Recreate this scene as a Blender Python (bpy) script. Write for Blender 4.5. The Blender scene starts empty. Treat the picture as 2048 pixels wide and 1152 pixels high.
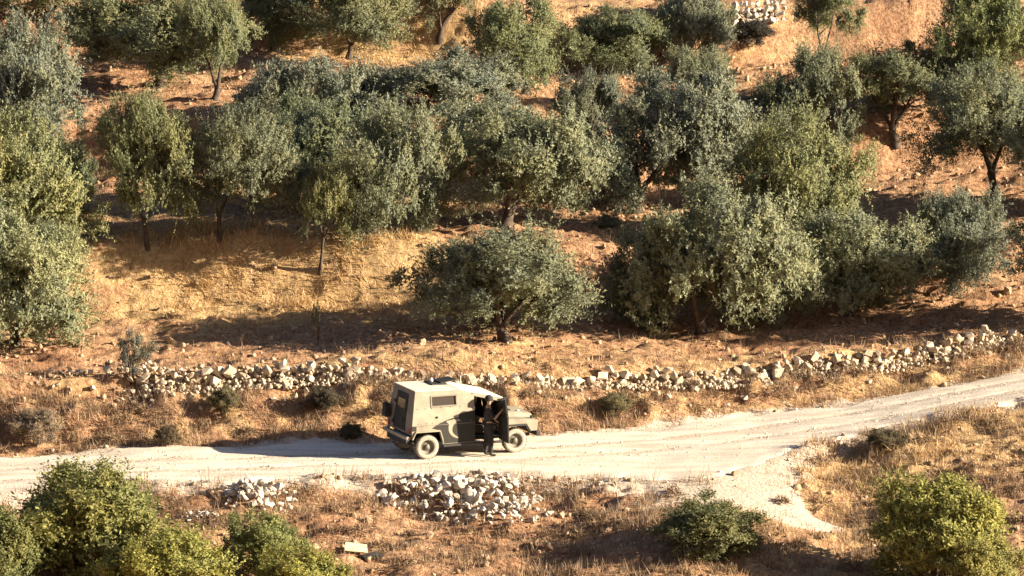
import bpy, bmesh, math, random
import numpy as np
from mathutils import Vector, Matrix, Euler

R = math.radians
rng = np.random.default_rng(7)
random.seed(7)
sc = bpy.context.scene

# ------------------------------------------------------------------ camera
PITCH = R(10.0)
DIST = 200.0
FOC = 13800.0            # pixels for a 2048 wide frame
CT = np.array([0.0, 0.0, 4.84])
cs, sn = math.cos(PITCH), math.sin(PITCH)
CAM = CT - DIST * np.array([0, cs, -sn])
cd = bpy.data.cameras.new('camera')
cam = bpy.data.objects.new('camera', cd)
sc.collection.objects.link(cam)
cam.location = CAM
cam.rotation_euler = (R(90) - PITCH, 0, 0)
cd.sensor_width = 36.0
cd.lens = 36.0 * FOC / 2048.0
cd.clip_start = 1.0
cd.clip_end = 4000.0
sc.camera = cam

# ------------------------------------------------------------------ world, sun, exposure
SUN_EL, SUN_AZ = R(19.0), R(-9.0)      # azimuth measured from +X, negative = towards the camera
w = bpy.data.worlds.new('World'); sc.world = w; w.use_nodes = True
nt = w.node_tree
sky = nt.nodes.new('ShaderNodeTexSky'); sky.sky_type = 'NISHITA'; sky.sun_disc = False
sky.sun_elevation = SUN_EL
sky.sun_rotation = R(90) - SUN_AZ
sky.air_density = 0.5; sky.dust_density = 0.5; sky.ozone_density = 1.0
bg = nt.nodes['Background']; bg.inputs['Strength'].default_value = 0.05
nt.links.new(sky.outputs[0], bg.inputs[0])
sd = bpy.data.lights.new('sun', 'SUN'); sd.energy = 5.0; sd.angle = R(0.53); sd.color = (1.0, 0.83, 0.63)
so = bpy.data.objects.new('sun', sd); sc.collection.objects.link(so)
sdir = Vector((math.cos(SUN_EL) * math.cos(SUN_AZ), math.cos(SUN_EL) * math.sin(SUN_AZ), math.sin(SUN_EL)))
so.rotation_euler = (-sdir).to_track_quat('-Z', 'Y').to_euler()
so.location = (60, -20, 40)
vs = sc.view_settings
vs.view_transform = 'Standard'; vs.look = 'None'; vs.exposure = 1.85; vs.gamma = 1.0; vs.use_curve_mapping = False

# ------------------------------------------------------------------ helpers
def link(o, parent=None):
    sc.collection.objects.link(o)
    if parent is not None: o.parent = parent
    return o
def tag(o, label=None, cat=None, group=None, kind=None):
    if label: o['label'] = label
    if cat: o['category'] = cat
    if group: o['group'] = group
    if kind: o['kind'] = kind
    return o
def empty(name, loc=(0, 0, 0), rot=(0, 0, 0)):
    o = bpy.data.objects.new(name, None); sc.collection.objects.link(o)
    o.location = loc; o.rotation_euler = rot; o.empty_display_size = 0.2
    return o
def np_mesh(name, V, F, mat=None, smooth=False):
    """V (n,3); F (m,k) array of equal-size faces"""
    V = np.asarray(V, dtype=np.float32); F = np.asarray(F, dtype=np.int32)
    me = bpy.data.meshes.new(name)
    m, k = F.shape
    me.vertices.add(len(V)); me.vertices.foreach_set('co', V.ravel())
    me.loops.add(m * k); me.loops.foreach_set('vertex_index', F.ravel())
    me.polygons.add(m)
    me.polygons.foreach_set('loop_start', np.arange(0, m * k, k, dtype=np.int32))
    me.polygons.foreach_set('loop_total', np.full(m, k, dtype=np.int32))
    if smooth: me.polygons.foreach_set('use_smooth', np.ones(m, dtype=bool))
    me.update(calc_edges=True)
    if mat: me.materials.append(mat)
    return me
def vn(x, y, seed=0):
    x = np.asarray(x, float); y = np.asarray(y, float)
    xi = np.floor(x); yi = np.floor(y); fx = x - xi; fy = y - yi
    fx = fx * fx * (3 - 2 * fx); fy = fy * fy * (3 - 2 * fy)
    xi = xi.astype(np.int64); yi = yi.astype(np.int64)
    def h(a, b):
        n = (a * 374761393 + b * 668265263 + seed * 974634777) & 0xffffffff
        n = ((n ^ (n >> 13)) * 1274126177) & 0xffffffff
        n = ((n ^ (n >> 16)) * 2246822519) & 0xffffffff
        return ((n ^ (n >> 15)) & 0xffffff) / float(0xffffff)
    return (h(xi, yi) * (1 - fx) + h(xi + 1, yi) * fx) * (1 - fy) + (h(xi, yi + 1) * (1 - fx) + h(xi + 1, yi + 1) * fx) * fy
def fbm(x, y, seed=0, oct=3):
    t = 0; a = 1; n = 0
    for i in range(oct):
        t = t + a * (vn(x * 2 ** i, y * 2 ** i, seed + i * 17) - .5); n += a; a *= .5
    return t / n * 2
def sst(a, b, x):
    t = np.clip((np.asarray(x, float) - a) / (b - a), 0, 1); return t * t * (3 - 2 * t)

# ------------------------------------------------------------------ materials
def new_mat(name):
    m = bpy.data.materials.new(name); m.use_nodes = True
    n = m.node_tree.nodes; b = n['Principled BSDF']
    return m, n, m.node_tree.links, b
def ramp(n, stops):
    r = n.new('ShaderNodeValToRGB')
    e = r.color_ramp.elements
    while len(e) > 1: e.remove(e[-1])
    e[0].position = stops[0][0]; e[0].color = (*stops[0][1], 1)
    for p, c in stops[1:]:
        x = e.new(p); x.color = (*c, 1)
    return r
def noise(n, l, scale, detail=4, rough=.55, coord='Object', tc=None):
    tc = tc or n.new('ShaderNodeTexCoord')
    t = n.new('ShaderNodeTexNoise'); t.inputs['Scale'].default_value = scale
    t.inputs['Detail'].default_value = detail; t.inputs['Roughness'].default_value = rough
    l.new(tc.outputs[coord], t.inputs['Vector'])
    return t
def mixc(n, l, fac, a, b, mode='MIX'):
    m = n.new('ShaderNodeMix'); m.data_type = 'RGBA'; m.blend_type = mode
    for i, v in ((0, fac), (6, a), (7, b)):
        if hasattr(v, 'default_value') or isinstance(v, bpy.types.NodeSocket): l.new(v, m.inputs[i])
        elif isinstance(v, tuple): m.inputs[i].default_value = (*v, 1)
        else: m.inputs[i].default_value = v
    return m.outputs[2]
def bump(n, l, b, h, strength=.5, dist=.03):
    k = n.new('ShaderNodeBump'); k.inputs['Strength'].default_value = strength; k.inputs['Distance'].default_value = dist
    l.new(h, k.inputs['Height']); l.new(k.outputs[0], b.inputs['Normal'])
def simple(name, col, rough=.7, var=.15, scale=6, metal=0, dust=None, dust_amt=.5):
    m, n, l, b = new_mat(name)
    t = noise(n, l, scale, 5)
    c = ramp(n, [(.3, tuple(v * (1 - var) for v in col)), (.7, tuple(min(1, v * (1 + var)) for v in col))])
    l.new(t.outputs[0], c.inputs[0]); out = c.outputs[0]
    if dust:
        t2 = noise(n, l, 2.3, 6, .65)
        r2 = ramp(n, [(.35, (0, 0, 0)), (.7, (dust_amt,) * 3)]); l.new(t2.outputs[0], r2.inputs[0])
        out = mixc(n, l, r2.outputs[0], out, dust)
    l.new(out, b.inputs['Base Color']); b.inputs['Roughness'].default_value = rough; b.inputs['Metallic'].default_value = metal
    bump(n, l, b, t.outputs[0], .15, .01)
    return m
def leaf_mat(name, back=(1.2, 1.2, 1.2), trans=.24, var=.2):
    m, n, l, b = new_mat(name)
    oi = n.new('ShaderNodeObjectInfo'); g = n.new('ShaderNodeNewGeometry')
    v = n.new('ShaderNodeMapRange'); v.inputs[3].default_value = 1 - var; v.inputs[4].default_value = 1 + var
    l.new(g.outputs['Random Per Island'], v.inputs[0])
    mul = n.new('ShaderNodeVectorMath'); mul.operation = 'SCALE'
    l.new(oi.outputs['Color'], mul.inputs[0]); l.new(v.outputs[0], mul.inputs['Scale'])
    # clump to clump differences of the leaf colour (young growth, dust)
    t = noise(n, l, .9, 2)
    yr = ramp(n, [(.38, (.90, .94, .98)), (.62, (1.12, 1.07, .92))]); l.new(t.outputs[0], yr.inputs[0])
    c1 = mixc(n, l, 1.0, mul.outputs[0], yr.outputs[0], 'MULTIPLY')
    c2 = mixc(n, l, 1.0, c1, back, 'MULTIPLY')
    c = mixc(n, l, g.outputs['Backfacing'], c1, c2)
    l.new(c, b.inputs['Base Color']); b.inputs['Roughness'].default_value = .75
    b.inputs['Specular IOR Level'].default_value = .2
    tr = n.new('ShaderNodeBsdfTranslucent'); l.new(c, tr.inputs[0])
    mx = n.new('ShaderNodeMixShader'); mx.inputs[0].default_value = trans
    l.new(b.outputs[0], mx.inputs[1]); l.new(tr.outputs[0], mx.inputs[2])
    l.new(mx.outputs[0], n['Material Output'].inputs[0])
    return m
def blade_mat(name, stops, trans=.25):
    m, n, l, b = new_mat(name)
    g = n.new('ShaderNodeNewGeometry')
    c = ramp(n, stops); l.new(g.outputs['Random Per Island'], c.inputs[0])
    l.new(c.outputs[0], b.inputs['Base Color']); b.inputs['Roughness'].default_value = .75
    tr = n.new('ShaderNodeBsdfTranslucent'); l.new(c.outputs[0], tr.inputs[0])
    mx = n.new('ShaderNodeMixShader'); mx.inputs[0].default_value = trans
    l.new(b.outputs[0], mx.inputs[1]); l.new(tr.outputs[0], mx.inputs[2])
    l.new(mx.outputs[0], n['Material Output'].inputs[0])
    return m
def ground_mat():
    m, n, l, b = new_mat('ground')
    tc = n.new('ShaderNodeTexCoord')
    a = n.new('ShaderNodeAttribute'); a.attribute_name = 'straw'
    t1 = noise(n, l, 1.3, 8, .65, tc=tc); t2 = noise(n, l, 7.0, 6, .7, tc=tc); t3 = noise(n, l, .35, 3, .5, tc=tc)
    soil = ramp(n, [(.3, (.145, .08, .044)), (.47, (.35, .205, .112)), (.66, (.55, .36, .215))]); l.new(t2.outputs[0], soil.inputs[0])
    soil2 = ramp(n, [(.35, (.9, .82, .8)), (.65, (1.08, 1.1, 1.12))]); l.new(t3.outputs[0], soil2.inputs[0])
    so_ = mixc(n, l, 1.0, soil.outputs[0], soil2.outputs[0], 'MULTIPLY')
    straw = ramp(n, [(.3, (.28, .18, .085)), (.5, (.50, .34, .165)), (.7, (.64, .47, .26))]); l.new(t2.outputs[0], straw.inputs[0])
    ad = n.new('ShaderNodeMath'); ad.operation = 'ADD'; l.new(a.outputs['Fac'], ad.inputs[0])
    sb = n.new('ShaderNodeMath'); sb.operation = 'MULTIPLY_ADD'; l.new(t1.outputs[0], sb.inputs[0]); sb.inputs[1].default_value = 2.4; sb.inputs[2].default_value = -1.2
    l.new(sb.outputs[0], ad.inputs[1])
    rr = ramp(n, [(.3, (0, 0, 0)), (.7, (1, 1, 1))]); l.new(ad.outputs[0], rr.inputs[0])
    c = mixc(n, l, rr.outputs[0], so_, straw.outputs[0])
    # pale limestone chips in the soil
    vo = n.new('ShaderNodeTexVoronoi'); vo.inputs['Scale'].default_value = 9; l.new(tc.outputs['Object'], vo.inputs['Vector'])
    vr = ramp(n, [(.10, (1, 1, 1)), (.17, (0, 0, 0))]); l.new(vo.outputs['Distance'], vr.inputs[0])
    sep = n.new('ShaderNodeSeparateColor'); l.new(vo.outputs['Color'], sep.inputs[0])
    gt = n.new('ShaderNodeMath'); gt.operation = 'GREATER_THAN'; gt.inputs[1].default_value = .6; l.new(sep.outputs[0], gt.inputs[0])
    mu = n.new('ShaderNodeMath'); mu.operation = 'MULTIPLY'; l.new(vr.outputs[0], mu.inputs[0]); l.new(gt.outputs[0], mu.inputs[1])
    c = mixc(n, l, mu.outputs[0], c, (.50, .42, .32))
    # road dust blown over the verge
    a2 = n.new('ShaderNodeAttribute'); a2.attribute_name = 'dust'
    du = n.new('ShaderNodeMath'); du.operation = 'ADD'; l.new(a2.outputs['Fac'], du.inputs[0]); l.new(sb.outputs[0], du.inputs[1])
    dr_ = ramp(n, [(.35, (0, 0, 0)), (.75, (1, 1, 1))]); l.new(du.outputs[0], dr_.inputs[0])
    c = mixc(n, l, dr_.outputs[0], c, (.60, .51, .40))
    l.new(c, b.inputs['Base Color']); b.inputs['Roughness'].default_value = .95; b.inputs['Specular IOR Level'].default_value = .1
    bump(n, l, b, t2.outputs[0], 1.0, .14)
    return m
def road_mat():
    m, n, l, b = new_mat('road')
    tc = n.new('ShaderNodeTexCoord')
    mp = n.new('ShaderNodeMapping'); mp.inputs['Scale'].default_value = (.35, 2.2, 1); mp.inputs['Rotation'].default_value = (0, 0, R(-16)); l.new(tc.outputs['Object'], mp.inputs[0])
    t1 = n.new('ShaderNodeTexNoise'); t1.inputs['Scale'].default_value = 1.0; t1.inputs['Detail'].default_value = 5; l.new(mp.outputs[0], t1.inputs['Vector'])
    t2 = noise(n, l, 16, 6, .7, tc=tc)
    c1 = ramp(n, [(.32, (.55, .48, .38)), (.5, (.68, .61, .495)), (.68, (.76, .70, .585))]); l.new(t1.outputs[0], c1.inputs[0])
    c2 = ramp(n, [(.3, (.78, .75, .72)), (.6, (1.04, 1.04, 1.04))]); l.new(t2.outputs[0], c2.inputs[0])
    c = mixc(n, l, 1.0, c1.outputs[0], c2.outputs[0], 'MULTIPLY')
    ra = n.new('ShaderNodeAttribute'); ra.attribute_name = 'rut'     # wheel ruts: compacted, greyer
    rm_ = n.new('ShaderNodeMath'); rm_.operation = 'MULTIPLY'; rm_.inputs[1].default_value = .28; l.new(ra.outputs['Fac'], rm_.inputs[0])
    c = mixc(n, l, rm_.outputs[0], c, (.50, .455, .395))
    t5 = noise(n, l, .8, 5, .65, tc=tc); r5 = ramp(n, [(.55, (0, 0, 0)), (.75, (.12, .12, .12))]); l.new(t5.outputs[0], r5.inputs[0])
    c = mixc(n, l, r5.outputs[0], c, (.50, .39, .28))
    l.new(c, b.inputs['Base Color']); b.inputs['Roughness'].default_value = .95; b.inputs['Specular IOR Level'].default_value = .1
    bump(n, l, b, t2.outputs[0], .5, .03)
    return m
def stone_mat(name, lo, mid, hi):
    m, n, l, b = new_mat(name)
    oi = n.new('ShaderNodeObjectInfo'); g = n.new('ShaderNodeNewGeometry')
    t = noise(n, l, 5, 6, .65); t2 = noise(n, l, 22, 4, .6)
    c = ramp(n, [(.28, lo), (.48, mid), (.72, hi)]); l.new(t.outputs[0], c.inputs[0])
    ad = n.new('ShaderNodeMath'); ad.operation = 'ADD'; l.new(oi.outputs['Random'], ad.inputs[0]); l.new(g.outputs['Random Per Island'], ad.inputs[1])
    fr = n.new('ShaderNodeMath'); fr.operation = 'FRACT'; l.new(ad.outputs[0], fr.inputs[0])
    v = ramp(n, [(0, (.62, .58, .54)), (.5, (.92, .9, .87)), (1, (1.12, 1.1, 1.08))]); l.new(fr.outputs[0], v.inputs[0])
    o = mixc(n, l, 1.0, c.outputs[0], v.outputs[0], 'MULTIPLY')
    l.new(o, b.inputs['Base Color']); b.inputs['Roughness'].default_value = .9; b.inputs['Specular IOR Level'].default_value = .2
    bump(n, l, b, t2.outputs[0], .5, .02)
    return m
M = {}
M['ground'] = ground_mat(); M['road'] = road_mat()
M['leaf'] = leaf_mat('olive_leaf'); M['shrub_leaf'] = leaf_mat('shrub_leaf', (1.1, 1.12, 1.05), .3, .4)
M['bark'] = simple('bark', (.07, .052, .038), .95, .5, 9)
M['grass'] = blade_mat('dry_grass', [(0, (.30, .18, .08)), (.35, (.48, .31, .14)), (.75, (.62, .44, .21)), (1, (.72, .57, .34))])
M['weed'] = blade_mat('dry_weeds', [(0, (.13, .085, .05)), (.4, (.25, .165, .095)), (.8, (.40, .28, .165)), (1, (.58, .46, .30))])
M['scrub'] = blade_mat('dry_scrub', [(0, (.09, .062, .038)), (.5, (.19, .125, .07)), (1, (.34, .24, .135))])
M['limestone'] = stone_mat('limestone', (.24, .20, .15), (.50, .43, .325), (.68, .60, .465))
M['white_stone'] = stone_mat('white_limestone', (.30, .28, .24), (.58, .535, .46), (.76, .71, .625))
M['field_stone'] = stone_mat('field_stone', (.22, .14, .085), (.40, .285, .18), (.54, .42, .29))

# ------------------------------------------------------------------ terrain
def z_for(u, v, y):
    V = (576 - v) / FOC
    zz = (V * (DIST + y * cs) - y * sn) / (cs + V * sn)
    d = DIST + y * cs - zz * sn
    return (u - 1024) / FOC * d, zz + CT[2]
def project(x, y, z):
    zz = z - CT[2]
    d = DIST + y * cs - zz * sn
    return 1024 + FOC * x / d, 576 - FOC * (zz * cs + y * sn) / d
ROAD = [(-900, 985, -4.6), (-300, 962, -3.0), (0, 951, -2.2), (300, 930, -1.4), (600, 921, -.65), (900, 913, 0), (1080, 905, .8), (1300, 893, 2.0),
        (1500, 869, 3.3), (1700, 838, 4.7), (1900, 797, 6.1), (2048, 771, 7.1), (2350, 715, 9.3), (2900, 620, 13)]
HWID = [(-16, 2.7), (-8, 2.5), (0, 2.4), (4, 2.7), (7, 3.0), (10, 2.4), (14, 1.9), (20, 1.9)]
HNEAR = [(-20, 2.7), (-14.8, 2.8), (-11.9, 1.9), (-8.3, 2.9), (-4.7, 2.4), (-1.8, 2.4), (.8, 3.1), (2.8, 4.3), (4.4, 5.3), (5.8, 5.6), (6.9, 4.9), (8.4, 3.3), (10, 2.4), (13, 2.0), (20, 1.9)]
WALL = [(-900, 850, 5.5), (-300, 825, 5.5), (0, 806, 5.5), (250, 792, 5.5), (400, 780, 5.4), (600, 768, 5.3), (720, 760, 5.2), (850, 758, 5.2), (950, 760, 5.1), (1100, 770, 5),
        (1300, 773, 4.8), (1450, 769, 4.5), (1640, 748, 4.2), (1800, 737, 4.1), (1900, 712, 4), (2048, 684, 4), (2350, 625, 4), (2900, 540, 4)]
_rx, _ry, _rz = [], [], []
for u, v, y in ROAD:
    x, z = z_for(u, v, y); _rx.append(x); _ry.append(y); _rz.append(z)
_gx = np.linspace(-28, 28, 561)
def _smooth(a, k=25):
    ker = np.hanning(k); ker /= ker.sum()
    return np.convolve(np.pad(a, k // 2, mode='edge'), ker, mode='valid')
_gy = _smooth(np.interp(_gx, _rx, _ry)); _gz = _smooth(np.interp(_gx, _rx, _rz))
_gh = _smooth(np.interp(_gx, [a for a, b in HWID], [b for a, b in HWID]))
_gn = _smooth(np.interp(_gx, [a for a, b in HNEAR], [b for a, b in HNEAR]), 13)
_wx, _wo, _wz = [], [], []
for u, v, o in WALL:
    x = (u - 1024) / 69.0
    for _ in range(4):
        y = np.interp(x, _gx, _gy) + o
        x, z = z_for(u, v, y)
    _wx.append(x); _wo.append(o); _wz.append(z)
_go = _smooth(np.interp(_gx, _wx, _wo)); _gw = _smooth(np.interp(_gx, _wx, _wz))
def yr(x): return np.interp(x, _gx, _gy)
def zr(x): return np.interp(x, _gx, _gz)
def hw(x): return np.interp(x, _gx, _gh)
def hn(x): return np.interp(x, _gx, _gn)
def wo(x): return np.interp(x, _gx, _go)
def zw(x): return np.interp(x, _gx, _gw)
SLOPE = .19
def h_macro(x, y):
    x = np.asarray(x, float); y = np.asarray(y, float)
    s = y - yr(x); H = hw(x); O = wo(x); Z0 = zr(x); ZW = zw(x)
    # bank between road and wall
    tb = np.clip((s - H) / (O - H), 0, 1)
    bank = Z0 + (ZW - Z0) * (0.35 * tb + .65 * tb * tb * (3 - 2 * tb))
    # terraces above the wall
    a = np.maximum(s - O, 0)
    P = 11.5
    wob = 1.5 * fbm(x * .11, y * .05, 5, 2) + .06 * x
    t = (a + wob + .2) / P
    f = t - np.floor(t)
    saw = P * SLOPE * .80 * (sst(.80, .94, f) - f)
    up = .42 * sst(0.05, .45, s - O) + SLOPE * np.minimum(a, 120) + .06 * np.maximum(a - 120, 0) + saw * sst(.0, 2.0, a)
    # below the road
    b = np.maximum(-s - hn(x), 0)
    fan = sst(1.0, 3.5, x) * (1 - sst(7.5, 10, x))
    dn = -(.25 * sst(0, 1.2, b) * (1 - fan) + (.15 - .03 * fan * (1 - sst(2, 6, b))) * np.minimum(b, 90))
    dn = dn + sst(9.5, 12, x) * sst(0, 1.5, b) * .35
    z = np.where(s > H, bank + up, Z0 + dn)
    # the near hillside that the picture is taken from
    rise = np.maximum(-115 - y, 0)
    z = z + .52 * rise - .0009 * np.maximum(rise - 90, 0) ** 2 * 0
    return z
def road_mask(x, y):
    s = y - yr(x)
    H = np.where(s > 0, hw(x), hn(x))
    return 1 - sst(H - .35, H + .45, np.abs(s) + .5 * fbm(np.asarray(x) * .8, np.asarray(y) * .8, 23, 3) * (s < 0))
BR = None
def h_full(x, y):
    z = h_macro(x, y)
    rm = road_mask(x, y)
    if BR is not None: rm = np.maximum(rm, branch_mask(x, y))
    mic = .18 * fbm(x * .5, y * .5, 31, 2) + .15 * fbm(x * 1.1, y * 2.4, 41, 2) + .12 * fbm(x * 2.6, y * 5.2, 51, 2)
    s = y - yr(x)
    bankm = sst(hw(x) + .2, hw(x) + 1.0, s) * (1 - sst(wo(x) - .6, wo(x), s))
    mic = mic + bankm * .30 * fbm(x * 1.1, y * .8, 61, 2)
    return z + mic * (1 - .93 * rm)
def hz(x, y): return float(h_full(np.array([x]), np.array([y]))[0])
_st = np.arange(150, 300, .06)
def at(u, v):
    """the spot of ground seen along a line of sight"""
    dx = (u - 1024) / FOC; dv = (576 - v) / FOC
    X = CAM[0] + _st * dx
    Y = CAM[1] + _st * (cs + dv * sn); Z = CAM[2] + _st * (-sn + dv * cs)
    hh = h_full(X, Y)
    k = np.argmax(Z < hh)
    if not (Z < hh).any(): k = len(Z) - 1
    return Vector((X[k], Y[k], float(hh[k])))
def pxm(p):                      # pixels per metre there
    return FOC / (DIST + p.y * cs - (p.z - CT[2]) * sn)

# branch track leaving the road towards the lower right
_b = [at(1400, 930), at(1450, 965), at(1515, 1000), at(1580, 1030), at(1625, 1048), at(1660, 1062)]
BR = [(p.x, p.y) for p in _b]
BRW = [2.6, 2.0, 1.25, .75, .5, .3]
_t = np.linspace(0, 1, 80); _tk = np.linspace(0, 1, len(BR))
BX = _smooth(np.interp(_t, _tk, [p[0] for p in BR]), 9); BY = _smooth(np.interp(_t, _tk, [p[1] for p in BR]), 9); BW = np.interp(_t, _tk, BRW)
def branch_mask(x, y):
    x = np.asarray(x, float); y = np.asarray(y, float); out = np.zeros(np.broadcast(x, y).shape)
    near = (x > 2) & (x < 16) & (y < 4) & (y > -16)
    if near.any():
        xs = np.broadcast_to(x, out.shape)[near]; ys = np.broadcast_to(y, out.shape)[near]
        d = np.full(xs.shape, 9.0)
        for i in range(80): d = np.minimum(d, np.hypot(xs - BX[i], ys - BY[i]) - BW[i])
        out[near] = 1 - sst(-.1, .4, d)
    return out

def axis(lo, hi, step, far_lo, far_hi):
    a = list(np.arange(lo, hi + 1e-6, step)); s = step
    while a[-1] < far_hi: s *= 1.22; a.append(a[-1] + min(s, 40))
    b = []; c = lo; s = step
    while c > far_lo: s *= 1.22; c -= min(s, 40); b.append(c)
    return np.array(b[::-1] + a)
STRAW_SPOTS = [(330, 560, 2.6, .8), (450, 545, 2.2, .9), (560, 570, 2.0, .7), (730, 530, 2.6, .8), (800, 500, 1.5, .5), (650, 75, 3, .5), (850, 100, 3, .6), (1530, 110, 3, .3), (1180, 40, 3, .4),
               (150, 600, 1.6, .4), (1900, 880, 2.2, .55), (1700, 960, 2, .3), (1700, 300, 2.5, .35), (1950, 700, 2, .1), (1000, 715, 2.2, .2), (1450, 730, 2, .2),
               (230, 230, 2.8, -.8), (150, 110, 3.0, -.7), (430, 170, 2.6, -.5), (1100, 430, 3, -.5), (1780, 340, 2.5, -.3), (1210, 560, 1.4, -.7), (1200, 640, 1.5, -.5), (1600, 640, 2.5, -.4), (780, 1080, 2.0, -.55), (1000, 1120, 2.2, -.2), (2000, 1020, 1.2, -.5), (160, 690, 1.3, -.6)]
_sp = [(at(u, v), r, a) for u, v, r, a in STRAW_SPOTS]
def straw(x, y):
    f = .50 + .22 * fbm(x * .23, y * .23, 71, 2)
    s_ = y - yr(x)
    f = f - .12 * sst(0, .6, s_ - hw(x)) * (1 - sst(.2, 1.2, s_ - wo(x))) - .34 * sst(.3, 2.5, s_ - wo(x)) - .16 * sst(0, 1, -s_ - hn(x)) * (1 - sst(7, 10, x))
    for p, r, a in _sp:
        f = f + (.7 * a if a > 0 else a) * np.exp(-((x - p.x) ** 2 + ((y - p.y) * .8) ** 2) / (r * r))
    return np.clip(f, 0, 1.3)
ax = axis(-18.5, 18.5, .10, -500, 500); ay = axis(-13, 40, .11, -700, 700)
GX, GY = np.meshgrid(ax, ay)
GZ = h_full(GX.ravel(), GY.ravel())
nx, ny = len(ax), len(ay)
idx = np.arange(nx * ny).reshape(ny, nx)
F = np.stack([idx[:-1, :-1], idx[:-1, 1:], idx[1:, 1:], idx[1:, :-1]], -1).reshape(-1, 4)
gm = np_mesh('ground', np.stack([GX.ravel(), GY.ravel(), GZ], -1), F, M['ground'], True)
at_ = gm.attributes.new('straw', 'FLOAT', 'POINT')
at_.data.foreach_set('value', straw(GX.ravel(), GY.ravel()).astype(np.float32))
_s = GY.ravel() - yr(GX.ravel()); _e = np.where(_s > 0, _s - hw(GX.ravel()), -_s - hn(GX.ravel()))
_fan = sst(1.5, 4, GX.ravel()) * (1 - sst(8, 10, GX.ravel()))
_d = np.clip(1.05 - np.maximum(_e, 0) / np.where(_s > 0, .45, 1.3 + 2.4 * _fan), 0, 1)
_d = np.maximum(_d, .95 * branch_mask(GX.ravel(), GY.ravel()))
at_ = gm.attributes.new('dust', 'FLOAT', 'POINT'); at_.data.foreach_set('value', _d.astype(np.float32))
tag(link(bpy.data.objects.new('ground', gm)), 'dry terraced hillside of red soil and straw', None, None, 'structure')

# road sheet: crowned strip whose ragged edges dip under the soil
RUT = []; xs = np.arange(-40, 40, .16); ts = np.linspace(-1, 1, 41)
V = []
for x in xs:
    s = np.where(ts > 0, ts * (hw(x) + .35), ts * (hn(x) + .45))
    y = yr(x) + s
    edge = np.abs(ts)
    wob = .25 * fbm(np.full_like(s, x) * .25, s * 0, 77, 2); rut = -.045 * np.exp(-((np.abs(s + wob) - .8) / .24) ** 2)
    z = h_full(np.full_like(y, x), y) + .03 + rut + .02 * fbm(np.full_like(y, x) * 1.2, y * 1.2, 91, 2) - .16 * sst(.78, 1.0, edge + .22 * fbm(np.full_like(y, x) * .9, y * .9, 95, 3))
    V.append(np.stack([np.full_like(y, x), y, z], -1)); RUT.append(np.exp(-((np.abs(s + wob) - .8) / .3) ** 2) * (.6 + .5 * fbm(np.full_like(s, x) * .4, s, 79, 2)))
V = np.concatenate(V); idx = np.arange(len(V)).reshape(len(xs), 41)
F = np.stack([idx[:-1, :-1], idx[1:, :-1], idx[1:, 1:], idx[:-1, 1:]], -1).reshape(-1, 4)
rdm = np_mesh('road', V, F, M['road'], True)
at_ = rdm.attributes.new('rut', 'FLOAT', 'POINT'); at_.data.foreach_set('value', np.clip(np.concatenate(RUT), 0, 1).astype(np.float32))
tag(link(bpy.data.objects.new('road', rdm)), 'pale dusty limestone dirt road', None, None, 'structure')

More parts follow.
